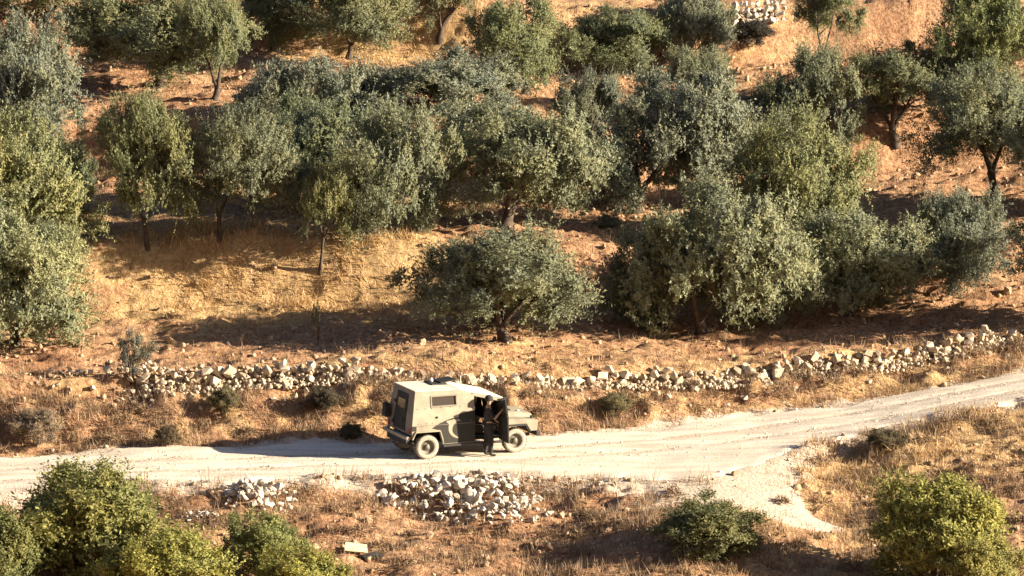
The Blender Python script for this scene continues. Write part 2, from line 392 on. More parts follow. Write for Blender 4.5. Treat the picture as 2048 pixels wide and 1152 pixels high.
# ------------------------------------------------------------------ foliage
def unit(a): return a / np.maximum(np.linalg.norm(a, axis=-1, keepdims=True), 1e-9)
EXT = {}
def crown_mesh(name, seed, mat, RX=2.2, RZ=1.5, clumps=95, shoots=22, leaves=9, leaf=.135, wid=.40, zlo=-.85, cr=(.30, .62), upb=.45, core=.35, lobes=8, dome=False):
    g = np.random.default_rng(seed)
    n = clumps
    k = np.arange(n) + .5
    phi = np.arccos(1 - 2 * k / n); th = np.pi * (1 + 5 ** .5) * k + g.uniform(0, 6)
    D = np.stack([np.sin(phi) * np.cos(th), np.sin(phi) * np.sin(th), np.cos(phi)], -1)
    D = unit(D + g.normal(0, .16, D.shape))
    r = np.where(g.random(n) < core, g.uniform(.25, .7, n), g.uniform(.72, 1.0, n))
    lump = 1 + .22 * np.sin(D[:, 0] * 3.1 + seed) * np.cos(D[:, 1] * 2.7 + seed * 1.7) + .13 * np.sin(D[:, 2] * 4 + D[:, 0] * 5 + seed)
    # a crown of several lobes, one per limb, with gaps between them
    nl = lobes; la = g.uniform(0, 6.28) + np.arange(nl) * 2.4 + g.normal(0, .25, nl)
    lr = np.where(np.arange(nl) == 0, .12, g.uniform(.42, .66, nl))
    LC = np.stack([np.cos(la) * lr, np.sin(la) * lr, g.uniform(-.42, .42, nl)], -1); LC[0, 2] = .38
    LR = g.uniform(.36, .56, nl); LR[0] = .52
    wh = g.choice(nl, n, p=LR ** 2 / (LR ** 2).sum())
    C = (LC[wh] + D * (r * lump * LR[wh])[:, None]) * np.array([RX, RX, RZ])
    if dome: C = D * (r * lump)[:, None] * np.array([RX, RX, RZ]) * .84
    C[:, 2] = np.maximum(C[:, 2], zlo * RZ + g.uniform(-.1, .25, n))
    c_r = g.uniform(*cr, n)
    # shoots
    ci = np.repeat(np.arange(n), shoots)
    out = unit(C[ci] / np.array([RX, RX, RZ]) + np.array([0, 0, upb]))
    sdn = unit(.75 * out + g.normal(0, .55, out.shape) + np.array([0, 0, upb * .6]))
    L = c_r[ci] * g.uniform(.42, 1.18, len(ci))
    S0 = C[ci] + g.normal(0, .30, out.shape) * c_r[ci][:, None]
    # leaves
    li = np.repeat(np.arange(len(ci)), leaves)
    t = np.tile(np.linspace(.12, 1, leaves), len(ci)) + g.uniform(-.05, .05, len(li))
    droop = -.12 * (t ** 2) * L[li]
    P = S0[li] + sdn[li] * (L[li] * t)[:, None]; P[:, 2] += droop
    fn = unit(unit(P - C[ci][li]) * .8 + unit(P / np.array([RX, RX, RZ])) * .6 + g.normal(0, .55, P.shape))   # leaves face out of their clump
    ld = unit(sdn[li] * .8 + g.normal(0, .6, P.shape)); ld = unit(ld - fn * (ld * fn).sum(-1, keepdims=True) * .8)
    nr = unit(np.cross(ld, fn))
    ll = leaf * g.uniform(.7, 1.25, len(li))[:, None]
    V = np.stack([P, P + ld * ll * .5 + nr * ll * wid * .5, P + ld * ll, P + ld * ll * .5 - nr * ll * wid * .5], 1).reshape(-1, 3)
    F = np.arange(len(V)).reshape(-1, 4)
    q = np.hypot(V[:, 0], V[:, 1]); me = np_mesh(name, V, F, mat)
    EXT[me.name] = (float(np.percentile(q, 99.6)), float(np.percentile(V[:, 2], .15)), float(np.percentile(V[:, 2], 99.85)))
    return me
def tube(path, rad, sides=7, seed=0):
    g = np.random.default_rng(seed)
    path = np.array(path, float); n = len(path); V = []
    for i in range(n):
        d = path[min(i + 1, n - 1)] - path[max(i - 1, 0)]; d /= np.linalg.norm(d)
        a = np.cross(d, [0.3, 1, .1]); a /= np.linalg.norm(a); b = np.cross(d, a)
        for k in range(sides):
            an = 2 * math.pi * k / sides; rr = rad[i] * g.uniform(.8, 1.2)
            V.append(path[i] + rr * (a * math.cos(an) + b * math.sin(an)))
    F = [[i * sides + k, i * sides + (k + 1) % sides, (i + 1) * sides + (k + 1) % sides, (i + 1) * sides + k] for i in range(n - 1) for k in range(sides)]
    return np.array(V), np.array(F)
def joined(name, tubes, mat):
    Vs, Fs, o = [], [], 0
    for v, f in tubes: Vs.append(v); Fs.append(f + o); o += len(v)
    return np_mesh(name, np.concatenate(Vs), np.concatenate(Fs), mat, True)
def wood(seed, stems=3, fork=.55, thick=.15, rx=1.3, top=2.2, twin=False):
    """trunk mesh + list of limb meshes, for a tree whose crown centre is 2 m up"""
    g = np.random.default_rng(seed)
    lean = g.uniform(-.15, .15, 2)
    tp = np.array([lean[0], lean[1], fork])
    trunk = joined('trunk', [tube([(0, 0, -.25), (0, 0, .02), tp * [.5, .5, .5], tp, tp + [0, 0, .12]], [thick * 1.9, thick * 1.45, thick * 1.02, thick * 1.1, thick * .5], 9, seed)], M['bark'])
    limbs = []
    for i in range(stems):
        an = g.uniform(0, 1) + 2 * math.pi * i / stems + seed
        ex = tp + np.array([math.cos(an) * rx * g.uniform(.6, 1), math.sin(an) * rx * g.uniform(.6, 1), (top - fork) * g.uniform(.75, 1.05)])
        mid = tp * .45 + ex * .55 + np.array([g.uniform(-.12, .12), g.uniform(-.12, .12), -.05]) + np.array([0, 0, -.08])
        q = tp * .8 + ex * .2 + g.uniform(-.05, .05, 3)
        th = thick * .62
        tb = [tube([tp - [0, 0, .05], q, mid, ex], [th, th * .85, th * .6, th * .22], 7, seed + i)]
        for k in range(4):
            s0 = mid if k < 2 else mid * .5 + ex * .5
            e = s0 + np.array([g.uniform(-.8, .8), g.uniform(-.8, .8), g.uniform(.25, .85)])
            tb.append(tube([s0, (s0 + e) / 2 + g.uniform(-.08, .08, 3), e], [th * .45, th * .28, th * .08], 5, seed + 7 * k))
        limbs.append(joined('limb', tb, M['bark']))
    return trunk, limbs
CROWNS = [crown_mesh('crown', 11 + i, M['leaf'], clumps=c, shoots=s, core=k, leaf=lf, leaves=18, lobes=lb) for i, ((c, s, k, lf), lb) in enumerate(zip(
    [(128, 38, .30, .083), (114, 42, .25, .085), (140, 36, .32, .081), (108, 42, .25, .085), (124, 38, .30, .083)], (8, 10, 7, 9, 11)))]
CROWNS.append(crown_mesh('crown', 31, M['leaf'], clumps=62, shoots=30, leaves=17, core=.4, leaf=.088))           # loose young
CROWNS.append(crown_mesh('crown', 37, M['leaf'], RZ=1.9, clumps=130, shoots=36, leaves=18, core=.32, leaf=.084, lobes=11))  # taller
WOODS = [wood(3, 3, .55, .12), wood(5, 4, .38, .13), wood(8, 2, .5, .09), wood(13, 3, .3, .12), wood(21, 3, .9, .06)]
GG, GB, GY_, GD = (.100, .112, .064), (.092, .105, .070), (.112, .122, .056), (.080, .096, .054)
# base u,v | crown centre u, width | crown top v, bottom v | crown mesh, wood mesh, tint, label
TREES = [
 (1010, 678, 1010, 355, 445, 652, 0, 1, GG, 'round grey-green olive tree standing alone just above the jeep, long shadow at its left'),
 (1405, 668, 1412, 375, 372, 662, 6, 3, GG, 'largest bushy olive tree right of the lone olive, its foliage hanging almost to the ground'),
 (1700, 632, 1718, 285, 425, 612, 1, 3, GG, 'low olive tree with a short dark trunk, above the right stone wall'),
 (1905, 580, 1918, 215, 378, 560, 2, 3, GB, 'rounded olive tree near the right edge, first behind the highest end of the stone wall'),
 (295, 497, 310, 190, 192, 422, 0, 2, GY_, 'slender yellow-green tree on two pale stems, second row on the left'),
 (440, 478, 492, 215, 214, 422, 4, 2, GG, 'olive tree with thin pale stems, just right of the slender yellow-green tree'),
 (640, 545, 665, 130, 305, 478, 5, 4, GY_, 'small young tree on a single thin dark stem above the golden grass'),
 (748, 470, 800, 240, 208, 458, 2, 2, GG, 'olive tree right behind the small young tree'),
 (1012, 452, 1050, 325, 205, 418, 1, 1, GG, 'wide olive tree directly behind the lone olive'),
 (1272, 425, 1325, 310, 145, 405, 6, 1, GB, 'tall olive tree left of the yellow-green one, in the dense middle of the grove'),
 (1620, 482, 1598, 265, 225, 468, 4, 3, (.115, .125, .056), 'yellowish bushy olive tree behind the largest bushy olive'),
 (30, 692, 12, 350, 412, 685, 0, 3, (.118, .130, .068), 'pale olive tree cut by the left edge, nearest of the three there'),
 (60, 545, 25, 310, 225, 500, 4, 1, (.118, .128, .058), 'yellowish olive tree cut by the left edge, middle of the three there'),
 (40, 345, 40, 235, 28, 285, 2, 1, GB, 'grey-green olive tree cut by the left edge, farthest of the three there'),
 (640, 345, 628, 275, 112, 310, 1, 3, GB, 'dense rounded olive tree left of centre, above the small young tree'),
 (690, 410, 650, 230, 195, 395, 3, 3, GD, 'dark shaded olive tree squeezed behind the small young tree'),
 (925, 300, 905, 290, 115, 262, 3, 3, GB, 'low spreading olive tree up the slope behind the wide olive'),
 (1645, 345, 1632, 205, 92, 300, 2, 1, GG, 'olive tree with a pointed top behind the yellowish bushy olive'),
 (1490, 330, 1500, 200, 205, 350, 3, 3, GB, 'dark low olive tree left of the olive with a pointed top'),
 (1790, 282, 1800, 225, 92, 232, 3, 1, (.085, .095, .048), 'flat-topped olive tree on several splayed trunks, upper right'),
 (1990, 388, 1968, 270, 128, 325, 4, 0, GG, 'olive tree with a V-shaped dark trunk at the right edge'),
 (1965, 215, 1965, 260, -40, 175, 0, 0, (.098, .115, .050), 'bright green olive tree in the upper right corner'),
 (318, 172, 305, 330, -30, 140, 1, 1, (.090, .100, .050), 'large olive tree with a forked black trunk, upper left'),
 (430, 200, 425, 130, -10, 140, 3, 3, (.100, .112, .055), 'narrow olive tree leaning against the large upper left olive'),
 (697, 118, 700, 230, -60, 80, 0, 2, (.095, .105, .055), 'olive tree with a thick black trunk before the golden strip at the top'),
 (545, 95, 550, 150, -50, 85, 2, 3, (.095, .108, .052), 'olive tree at the top edge between the upper left olive and the thick-trunked one'),
 (880, 80, 885, 150, -70, 50, 5, 1, (.085, .09, .048), 'thin multi-stemmed tree at the top edge above the golden strip'),
 (1050, 188, 1040, 215, -10, 172, 6, 3, (.100, .115, .055), 'dense olive tree at the top centre with foliage reaching the ground'),
 (1195, 150, 1225, 210, 12, 132, 4, 3, (.092, .108, .055), 'spreading low olive tree right of the dense top centre olive'),
 (1375, 140, 1385, 150, -30, 108, 1, 2, GB, 'olive tree left of the pale stone wall at the top'),
 (1648, 165, 1668, 135, -60, 62, 2, 2, (.09, .105, .052), 'olive tree right of the pale stone wall at the top'),
 (1405, 235, 1400, 130, 95, 225, 3, 3, GG, 'small olive tree below the pale stone wall at the top'),
 (90, 60, 80, 230, -110, 15, 4, 1, GY_, 'yellow-green tree in the upper left corner'),
 (1175, 335, 1178, 150, 145, 305, 2, 3, GB, 'small olive tree between the wide olive and the tall middle one'),
 (1325, 655, 1312, 175, 445, 648, 3, 3, GD, 'darker olive crowding the left side of the largest bushy olive'),
 (1510, 640, 1515, 165, 420, 632, 2, 3, GG, 'olive crowding the right side of the largest bushy olive'),
 (130, 440, 118, 140, 270, 425, 1, 3, GD, 'dark olive half hidden behind the yellowish olive at the left edge'),
 (590, 420, 560, 130, 240, 400, 4, 3, GD, 'dark olive in the shade between the thin-stemmed olive and the young tree'),
 (2180, 620, 2190, 320, 380, 600, 0, 1, GG, 'olive tree almost wholly cut off by the right edge, above the wall end'),
 (2200, 420, 2210, 320, 180, 390, 1, 1, GG, 'olive tree almost wholly cut off by the right edge, in the middle row'),
]
GROVE = 'olive trees of the hillside grove'
def copy_tree(src_mesh, name, parent, **kw): ...
for i, (ub, vb, uc, wp, vt, vbm, ck, wk, tint, label) in enumerate(TREES):
    p = at(ub, vb); k = pxm(p)
    rx = wp / 2 / k
    half = (vbm - vt) / 2 / k
    vbm = min(vbm, vb - 14)
    rz = math.sqrt(max(half * half - (.17 * rx) ** 2, .3)) / cs
    zc = (vb - (vt + vbm) / 2) / k / cs
    t = empty('olive_tree', p, (0, 0, 0))
    tag(t, label, 'tree', GROVE)
    lean = (uc - ub) / k
    tm, lms = WOODS[wk]
    rz_ang = random.uniform(0, 6.28) if wk != 0 else .3
    for nm, me in [('trunk', tm)] + [('limb', q) for q in lms]:
        o = link(bpy.data.objects.new(nm, me), t)
        sx = max(.7, min(1.25, rx / 2.2)); szz = zc / 2.0
        sh = Matrix(((1, 0, lean / max(zc, 1) * .8, 0), (0, 1, 0, 0), (0, 0, 1, 0), (0, 0, 0, 1)))
        o.matrix_local = sh @ Matrix.Diagonal((sx, sx, szz, 1)) @ Matrix.Rotation(rz_ang, 4, 'Z')
    o = link(bpy.data.objects.new('crown', CROWNS[ck]), t)
    er, ez0, ez1 = EXT[CROWNS[ck].name]
    sx = rx / er * 1.25; sz = 2 * rz / (ez1 - ez0) * 1.13
    o.scale = (sx * random.uniform(.97, 1.04), sx * random.uniform(.92, 1.05), sz)
    o.location = (lean, 0, zc - .08 * rz - sz * (ez0 + ez1) / 2); o.rotation_euler = (random.uniform(-.07, .07), random.uniform(-.07, .07), random.uniform(0, 6.28))
    f = random.uniform(.9, 1.1)
    f *= 2.0; o.color = (tint[0] * f, tint[1] * f * .97, tint[2] * f * 1.08, 1)

# shrubs
SHR = [crown_mesh('foliage', 61 + i, M['shrub_leaf'], RX=1.5, RZ=1.2, clumps=c, shoots=42, leaves=11, leaf=lf, wid=.42, zlo=-.98, cr=(.25, .48), upb=.8, core=.3, dome=True) for i, (c, lf) in enumerate([(105, .085), (96, .09), (84, .085), (20, .10)])]
def stems_mesh(seed):
    g = np.random.default_rng(seed); tb = []
    for i in range(7):
        an = g.uniform(0, 6.28); e = np.array([math.cos(an) * g.uniform(.3, 1), math.sin(an) * g.uniform(.3, 1), g.uniform(.8, 1.7)])
        tb.append(tube([(0.05 * math.cos(an), .05 * math.sin(an), -.2), e * .45 + [0, 0, .1], e], [.045, .03, .01], 5, seed + i))
    return joined('stem', tb, M['bark'])
STM = [stems_mesh(4), stems_mesh(9)]
SG, SY, SD = (.085, .098, .030), (.140, .148, .034), (.050, .068, .022)
SHRUBS = [
 # base u,v | centre u,width | top,bottom | mesh,tint,label
 (175, 1150, 175, 360, 915, 1165, 0, (.112, .122, .035), 'large green bush filling the lower left corner'),
 (-40, 1200, -20, 260, 1010, 1215, 1, SG, 'darker bush cut by the lower left corner'),
 (300, 1215, 330, 300, 1060, 1235, 1, SY, 'yellow-green bush at the bottom edge right of the large lower left bush'),
 (530, 1155, 525, 190, 1020, 1150, 2, (.11, .128, .04), 'small green bush below the small heap of white stones'),
 (590, 1200, 600, 230, 1090, 1215, 2, SY, 'low yellow-green bush cut by the bottom edge under the small heap of stones'),
 (1418, 1108, 1418, 255, 988, 1125, 0, (.082, .092, .034), 'compact dark green bush beside the branching track'),
 (1875, 1160, 1878, 335, 948, 1185, 1, (.138, .148, .036), 'large yellow-green bush in the lower right corner'),
 (1960, 1190, 1960, 200, 1060, 1200, 0, (.14, .145, .04), 'yellow-green bush at the bottom edge right of the large lower right bush'),
 (262, 772, 268, 95, 662, 768, 3, (.085, .092, .058), 'small dark olive sapling growing at the left end of the stone wall'),
 (445, 832, 448, 70, 775, 830, 2, (.085, .08, .035), 'small dark green shrub on the bank under the stone wall'),
 (655, 818, 650, 75, 770, 820, 2, (.055, .05, .028), 'small brown-green shrub on the bank behind the jeep'),
 (1235, 832, 1232, 75, 785, 832, 1, (.095, .09, .04), 'small olive-green shrub by the far road edge right of the jeep'),
 (705, 880, 703, 60, 845, 880, 0, (.06, .06, .03), 'tiny dark shrub by the road left of the jeep'),
 (70, 890, 75, 130, 815, 885, 1, (.15, .125, .07), 'grey dried bush on the bank at the left edge'),
 (330, 892, 335, 60, 850, 892, 2, (.07, .06, .03), 'small dark dried shrub at the foot of the left bank'),
 (1765, 902, 1772, 95, 858, 900, 2, (.07, .065, .032), 'dark weedy shrub at the near edge of the road on the right'),
 (1220, 455, 1215, 60, 425, 462, 2, (.11, .12, .06), 'tiny pale shrub in the red soil behind the lone olive'),
 (636, 690, 632, 26, 598, 672, 3, (.10, .10, .05), 'thin whip-like sapling standing in the long shadow'),
 (1510, 60, 1500, 130, 40, 95, 1, (.03, .03, .02), 'dark shrub at the foot of the pale stone wall at the top'),
]
for ub, vb, uc, wp, vt, vbm, ck, tint, label in SHRUBS:
    p = at(ub, vb); k = pxm(p)
    rx = wp / 2 / k; half = (vbm - vt) / 2 / k
    rz = math.sqrt(max(half * half - (.17 * rx) ** 2, .01)) / cs
    zc = (vb - (vt + vbm) / 2) / k / cs
    sap = 'sapling' in label
    t = empty('sapling' if sap else 'shrub', p); tag(t, label, 'sapling' if sap else 'bush', None if sap else 'bushes around the road')
    o = link(bpy.data.objects.new('stem', STM[ck % 2]), t); o.scale = (rx / 1.5,) * 2 + (max(zc, .1) / 1.2,)
    o = link(bpy.data.objects.new('foliage', SHR[ck]), t); er, ez0, ez1 = EXT[SHR[ck].name]; sz = 2 * rz / (ez1 - ez0); o.location = ((uc - ub) / k, 0, zc - sz * (ez0 + ez1) / 2)
    o.scale = (rx / er, rx / er, sz); o.rotation_euler = (0, 0, random.uniform(0, 6.28)); o.color = (tint[0] * 1.9, tint[1] * 1.78, tint[2] * 2.3, 1)

# ------------------------------------------------------------------ dry grass and weeds (uncountable)
def in_view(x, y, z, mg=120):
    u, v = project(x, y, z)
    return (u > -mg) & (u < 2048 + mg) & (v > -mg) & (v < 1152 + mg)
def blades(name, X, Y, nb, hgt, spread, width, mat, label, seed, lean=.45, cat='grass'):
    g = np.random.default_rng(seed)
    n = len(X); i = np.repeat(np.arange(n), nb)
    px = X[i] + g.normal(0, spread, len(i)); py = Y[i] + g.normal(0, spread, len(i))
    pz = h_full(px, py) - .02
    hh = hgt[i] * g.uniform(.45, 1.15, len(i))
    dx = g.normal(0, lean, len(i)) * hh; dy = g.normal(0, lean, len(i)) * hh
    an = g.uniform(0, 6.28, len(i)); wx = np.cos(an) * width * g.uniform(.6, 1.3, len(i)); wy = np.sin(an) * width
    P = np.stack([px, py, pz], -1)
    V = np.stack([P - np.stack([wx, wy, 0 * wx], -1), P + np.stack([wx, wy, 0 * wx], -1), P + np.stack([dx, dy, hh], -1)], 1).reshape(-1, 3)
    o = link(bpy.data.objects.new(name, np_mesh(name, V, np.arange(len(V)).reshape(-1, 3), mat)))
    return tag(o, label, cat, None, 'stuff')
def field(n, seed, x0=-18, x1=18, y0=-13, y1=40):
    g = np.random.default_rng(seed)
    X = g.uniform(x0, x1, n); Y = g.uniform(y0, y1, n)
    k = in_view(X, Y, h_macro(X, Y)); X, Y = X[k], Y[k]
    rm = np.maximum(road_mask(X, Y), .8 * branch_mask(X, Y))
    k = g.random(len(X)) > rm * 1.02
    return X[k], Y[k], g
X, Y, g = field(90000, 101)
st = straw(X, Y); s = Y - yr(X)
k = g.random(len(X)) < np.clip((st - .25) * .75, .04, .8) * np.clip(.55 + 1.3 * fbm(X * .9, Y * .9, 121, 3), .12, 1)
X, Y, st = X[k], Y[k], st[k]
blades('dry_grass', X, Y, 9, (.08 + .36 * np.clip(st - .35, 0, 1)) * np.clip(.8 + 1.2 * fbm(X * .6, Y * .6, 122, 2), .4, 1.7) + .05 * g.random(len(X)), .11, .013, M['grass'], 'golden dry grass covering the terraces and the bank', 102, .6)
X, Y, g = field(60000, 103)
s = Y - yr(X)
dens = np.where((s > hw(X)) & (s < wo(X) + .3), .75, .02) + np.where(np.abs(s - wo(X) + .1) < .5, .25, 0) + np.where((s > wo(X)) & (s < wo(X) + 2.5), .10, 0) + np.where(s < -hn(X), .28 + .3 * (fbm(X * .4, Y * .4, 8, 2) > .1), 0)
k = g.random(len(X)) < dens * (.35 + .9 * (fbm(X * .7, Y * .7, 9, 2) > -.1))
X, Y = X[k], Y[k]
blades('dry_weeds', X, Y, 11, .18 + .34 * g.random(len(X)) * np.clip(.6 + fbm(X * .6, Y * .6, 19, 2), .3, 1.2), .12, .010, M['weed'], 'brown dry weeds on the banks beside the road', 104, .35, 'weeds')
X, Y, g = field(9000, 105)
s = Y - yr(X)
k = (s < -hn(X) + .35) & (s > -hn(X) - 3.0) & (g.random(len(X)) < .55)
k |= (s > wo(X) + .6) & (g.random(len(X)) < .05)
X, Y = X[k], Y[k]
blades('tall_weed_stalks', X, Y, 4, .35 + .4 * g.random(len(X)), .08, .009, M['weed'], 'thin tall dead weed stalks along the near road edge', 106, .22, 'weeds')

# brown dried scrub growing in low mounds on the bank
X, Y, g = field(2600, 107)
s = Y - yr(X)
k = ((s > hw(X) + .5) & (s < wo(X) - .2) & (g.random(len(X)) < .55)) | ((s < -hn(X) - .8) & (g.random(len(X)) < .22))
X, Y = X[k], Y[k]; n_m = len(X); nb = 170
i = np.repeat(np.arange(n_m), nb); rad = g.uniform(.18, .42, n_m)[i]
dd = unit(g.normal(0, 1, (len(i), 3))); dd[:, 2] = np.abs(dd[:, 2])
P = np.stack([X[i], Y[i], h_full(X, Y)[i]], -1) + dd * (rad * g.uniform(.35, .95, len(i)))[:, None] * np.array([1.15, 1.15, .95])
tp_ = unit(dd + g.normal(0, .6, dd.shape)) * g.uniform(.10, .2, len(i))[:, None]
sd_ = unit(np.cross(tp_, g.normal(0, 1, tp_.shape))) * .014
V = np.stack([P - sd_, P + sd_, P + tp_], 1).reshape(-1, 3)
tag(link(bpy.data.objects.new('dry_scrub', np_mesh('dry_scrub', V, np.arange(len(V)).reshape(-1, 3), M['scrub']))), 'low brown mounds of dried scrub on the road banks', 'scrub', None, 'stuff')

# ------------------------------------------------------------------ stones
def rock_mesh(seed, mat, sub=2, flat=.8):
    """angular broken stone: the hull of a few scattered points"""
    g = np.random.default_rng(seed); bm = bmesh.new()
    for q in unit(g.normal(0, 1, (15 if sub > 1 else 11, 3))):
        q = q * g.uniform(.38, .56); bm.verts.new((q[0], q[1] * g.uniform(.75, 1), q[2] * flat))
    r = bmesh.ops.convex_hull(bm, input=bm.verts)
    bmesh.ops.delete(bm, geom=[v for v in bm.verts if not v.link_faces], context='VERTS')
    me = bpy.data.meshes.new('stone'); bm.to_mesh(me); bm.free(); me.materials.append(mat)
    return me
RK = {m: [rock_mesh(200 + i, M[m], 1 if i % 2 else 2) for i in range(8)] for m in ('limestone', 'white_stone', 'field_stone')}
def arrs(me):
    V = np.zeros(len(me.vertices) * 3); me.vertices.foreach_get('co', V)
    return V.reshape(-1, 3), np.array([list(p.vertices) for p in me.polygons])
def stone_part(parent, mset, loc, size, squash=(1, 1, 1), name='stone', rot=None):
    o = bpy.data.objects.new(name, random.choice(RK[mset])); link(o, parent)
    base = parent.location if parent else Vector((0, 0, 0))
    o.location = Vector(loc) - base
    o.rotation_euler = rot or (random.uniform(-.9, .9), random.uniform(-.9, .9), random.uniform(0, 6.28))
    o.scale = (size * squash[0], size * squash[1], size * squash[2])
    return o
def wall_run(u0, u1, name, label, group, hfun, dens=1.0, mset='limestone'):
    x0 = (u0 - 1024) / 67.5; x1 = (u1 - 1024) / 67.5
    xm = (x0 + x1) / 2; ym = float(yr(xm) + wo(xm))
    t = empty(name, (xm, ym, hz(xm, ym))); tag(t, label, 'stone wall', group)
    n = 0; x = x0
    lay = 0
    while lay < 5 and n < 300:
        x = x0 + random.uniform(0, .2)
        while x < x1 and n < 300:
            H = hfun(x); sz = random.uniform(.18, .46) * (1.0 if lay else 1.15)
            zz = .05 + lay * .15 + random.uniform(-.05, .05)
            if zz < H + random.uniform(-.1, .08) and random.random() < dens:
                y = float(yr(x) + wo(x)) + random.uniform(-.2, .16) + lay * .04
                zb = float(h_macro(x, float(yr(x) + wo(x)) - .15))
                stone_part(t, mset, (x, y, zb + zz), sz, (random.uniform(.8, 1.25), random.uniform(.8, 1.3), random.uniform(.75, 1.1)))
                n += 1
            x += sz * random.uniform(.75, 1.15)
        lay += 1
    # small packing rubble between the big stones
    src = [arrs(RK[mset][i]) for i in (1, 3, 5, 7)]; Vs, Fs, o_ = [], [], 0
    for _ in range(int((x1 - x0) * 75)):
        x = random.uniform(x0, x1); f = random.random(); c_ = float(yr(x) + wo(x))
        y = c_ - .42 + f * .75; z = float(h_macro(x, c_ - .15)) + hfun(x) * f * random.uniform(.3, 1.0)
        v, q = random.choice(src); sz = random.uniform(.07, .19)
        m = np.array(Euler((random.uniform(-1, 1), random.uniform(-1, 1), random.uniform(0, 6.28))).to_matrix())
        Vs.append((v * sz) @ m.T + [x - t.location.x, y - t.location.y, z - t.location.z]); Fs.append(q + o_); o_ += len(v)
    tag(link(bpy.data.objects.new('rubble', np_mesh('rubble', np.concatenate(Vs), np.concatenate(Fs), M[mset])), t), None, None, None, 'stuff')
    # tumbled stones at the foot
    for _ in range(int((x1 - x0) * 4)):
        if n >= 300: break
        x = random.uniform(x0, x1); y = float(yr(x) + wo(x)) - random.uniform(.2, .9)
        sz = random.uniform(.12, .28); stone_part(t, mset, (x, y, hz(x, y) + sz * .15), sz); n += 1
    return t
def hl(x): return (.62 if x < -4.6 else .30) + .18 * float(vn(x * 1.1, 3, 4)) - .25 * float(vn(x * .5, 9, 8))
wall_run(285, 985, 'stone_wall', 'tumbled dry stone wall on the bank left of the jeep', 'dry stone walls', hl)
def hr(x):
    u = 1024 + x * 67.5
    return np.interp(u, [1000, 1300, 1600, 1650, 1850, 1930, 1990, 2048], [.32, .52, .50, .68, .60, .72, .85, .45]) - .15 * float(vn(x * 1.3, 5, 2))
wall_run(985, 2150, 'stone_wall', 'long dry stone wall right of the jeep, rising towards the right edge', 'dry stone walls', hr, .95)
# pale wall at the top
p0, p1 = at(1468, 52), at(1575, 45)
t = empty('stone_wall', (p0 + p1) / 2); tag(t, 'short pale stone wall between two olives at the top edge', 'stone wall', 'dry stone walls')
for lay in range(4):
    for i in range(9):
        f = (i + random.random() * .6) / 9; p = p0.lerp(p1, f)
        sz = random.uniform(.22, .36)
        stone_part(t, 'white_stone', (p.x, p.y + random.uniform(-.1, .1), p.z + .08 + lay * .2), sz)
def heap(u, v, wpx, hm, n, label, mset, smin, smax, dp=1.0, name='stone_heap'):
    p = at(u, v); k = pxm(p); r = wpx / 2 / k
    t = empty(name, p); tag(t, label, 'stone heap', 'stone heaps below the road')
    for _ in range(n):
        a = random.uniform(0, 6.28); q = math.sqrt(random.random())
        x = p.x + math.cos(a) * q * r; y = p.y + math.sin(a) * q * dp
        z = hz(x, y) + hm * max(0, 1 - q ** 1.5) * random.uniform(.2, 1.0)
        sz = random.uniform(smin, smax) * (1.15 - .45 * q)
        stone_part(t, mset, (x, y, z + sz * .2), sz, (random.uniform(.8, 1.3), random.uniform(.8, 1.3), random.uniform(.7, 1)))
    return t
heap(515, 1000, 160, .5, 95, 'small heap of bright white stones at the near road edge left', 'white_stone', .14, .38, .9)
heap(918, 1000, 335, .50, 240, 'large heap of pale rubble just below the jeep', 'white_stone', .12, .42, 1.4)
heap(1010, 1030, 190, .4, 75, 'low spread of broken white stones right of the large rubble heap', 'white_stone', .12, .32, .9)
heap(400, 1035, 80, .2, 22, 'little heap of greyish stones beside the lower left bush', 'white_stone', .12, .26, .6)
heap(260, 765, 420, .25, 110, 'loose spread of pale stones at the left end of the tumbled wall', 'limestone', .12, .30, 1.0)
ROCKS = [(630, 1100, .3, 'rock left of the flat pale yellow slab'), (655, 1060, .22, 'small rock above and left of the flat pale yellow slab'), (735, 1045, .3, 'rock between the flat pale yellow slab and the large rubble heap'),
 (860, 1075, .28, 'rock just below the middle of the large rubble heap'), (890, 1112, .24, 'small rock near the bottom edge below the large rubble heap'), (1075, 1090, .26, 'rock below the low spread of broken white stones'),
 (1120, 1035, .3, 'rock at the right end of the broken white stones'), (1215, 1065, .25, 'rock halfway between the rubble and the compact dark green bush'), (1130, 1110, .22, 'small rock near the bottom edge right of centre'),
 (1300, 1125, .28, 'rock at the lower left of the compact dark green bush'), (340, 685, .35, 'pale rock on the slope above the small dark olive sapling'), (845, 690, .3, 'rock at the lower edge of the long tree shadow'),
 (1030, 680, .3, 'pale rock at the foot of the lone olive trunk'), (1885, 600, .3, 'rock beside the trunk of the rounded olive near the right edge'), (2015, 590, .35, 'pale rock at the right edge above the stone wall'),
 (1545, 175, .35, 'rock in the dry clearing below the pale wall at the top'), (1440, 205, .3, 'rock at the left of the dry clearing below the top pale wall'), (1035, 157, .4, 'middle rock of the three in a row under the dense top centre olive'),
 (1005, 140, .4, 'left rock of the three in a row under the dense top centre olive'), (1066, 172, .35, 'right rock of the three in a row under the dense top centre olive')]
for u, v, sz, lab in ROCKS:
    p = at(u, v)
    tag(stone_part(None, 'field_stone', (p.x, p.y, p.z + sz * .15), sz * 1.1, name='rock'), lab, 'rock', 'loose rocks on the dry ground')
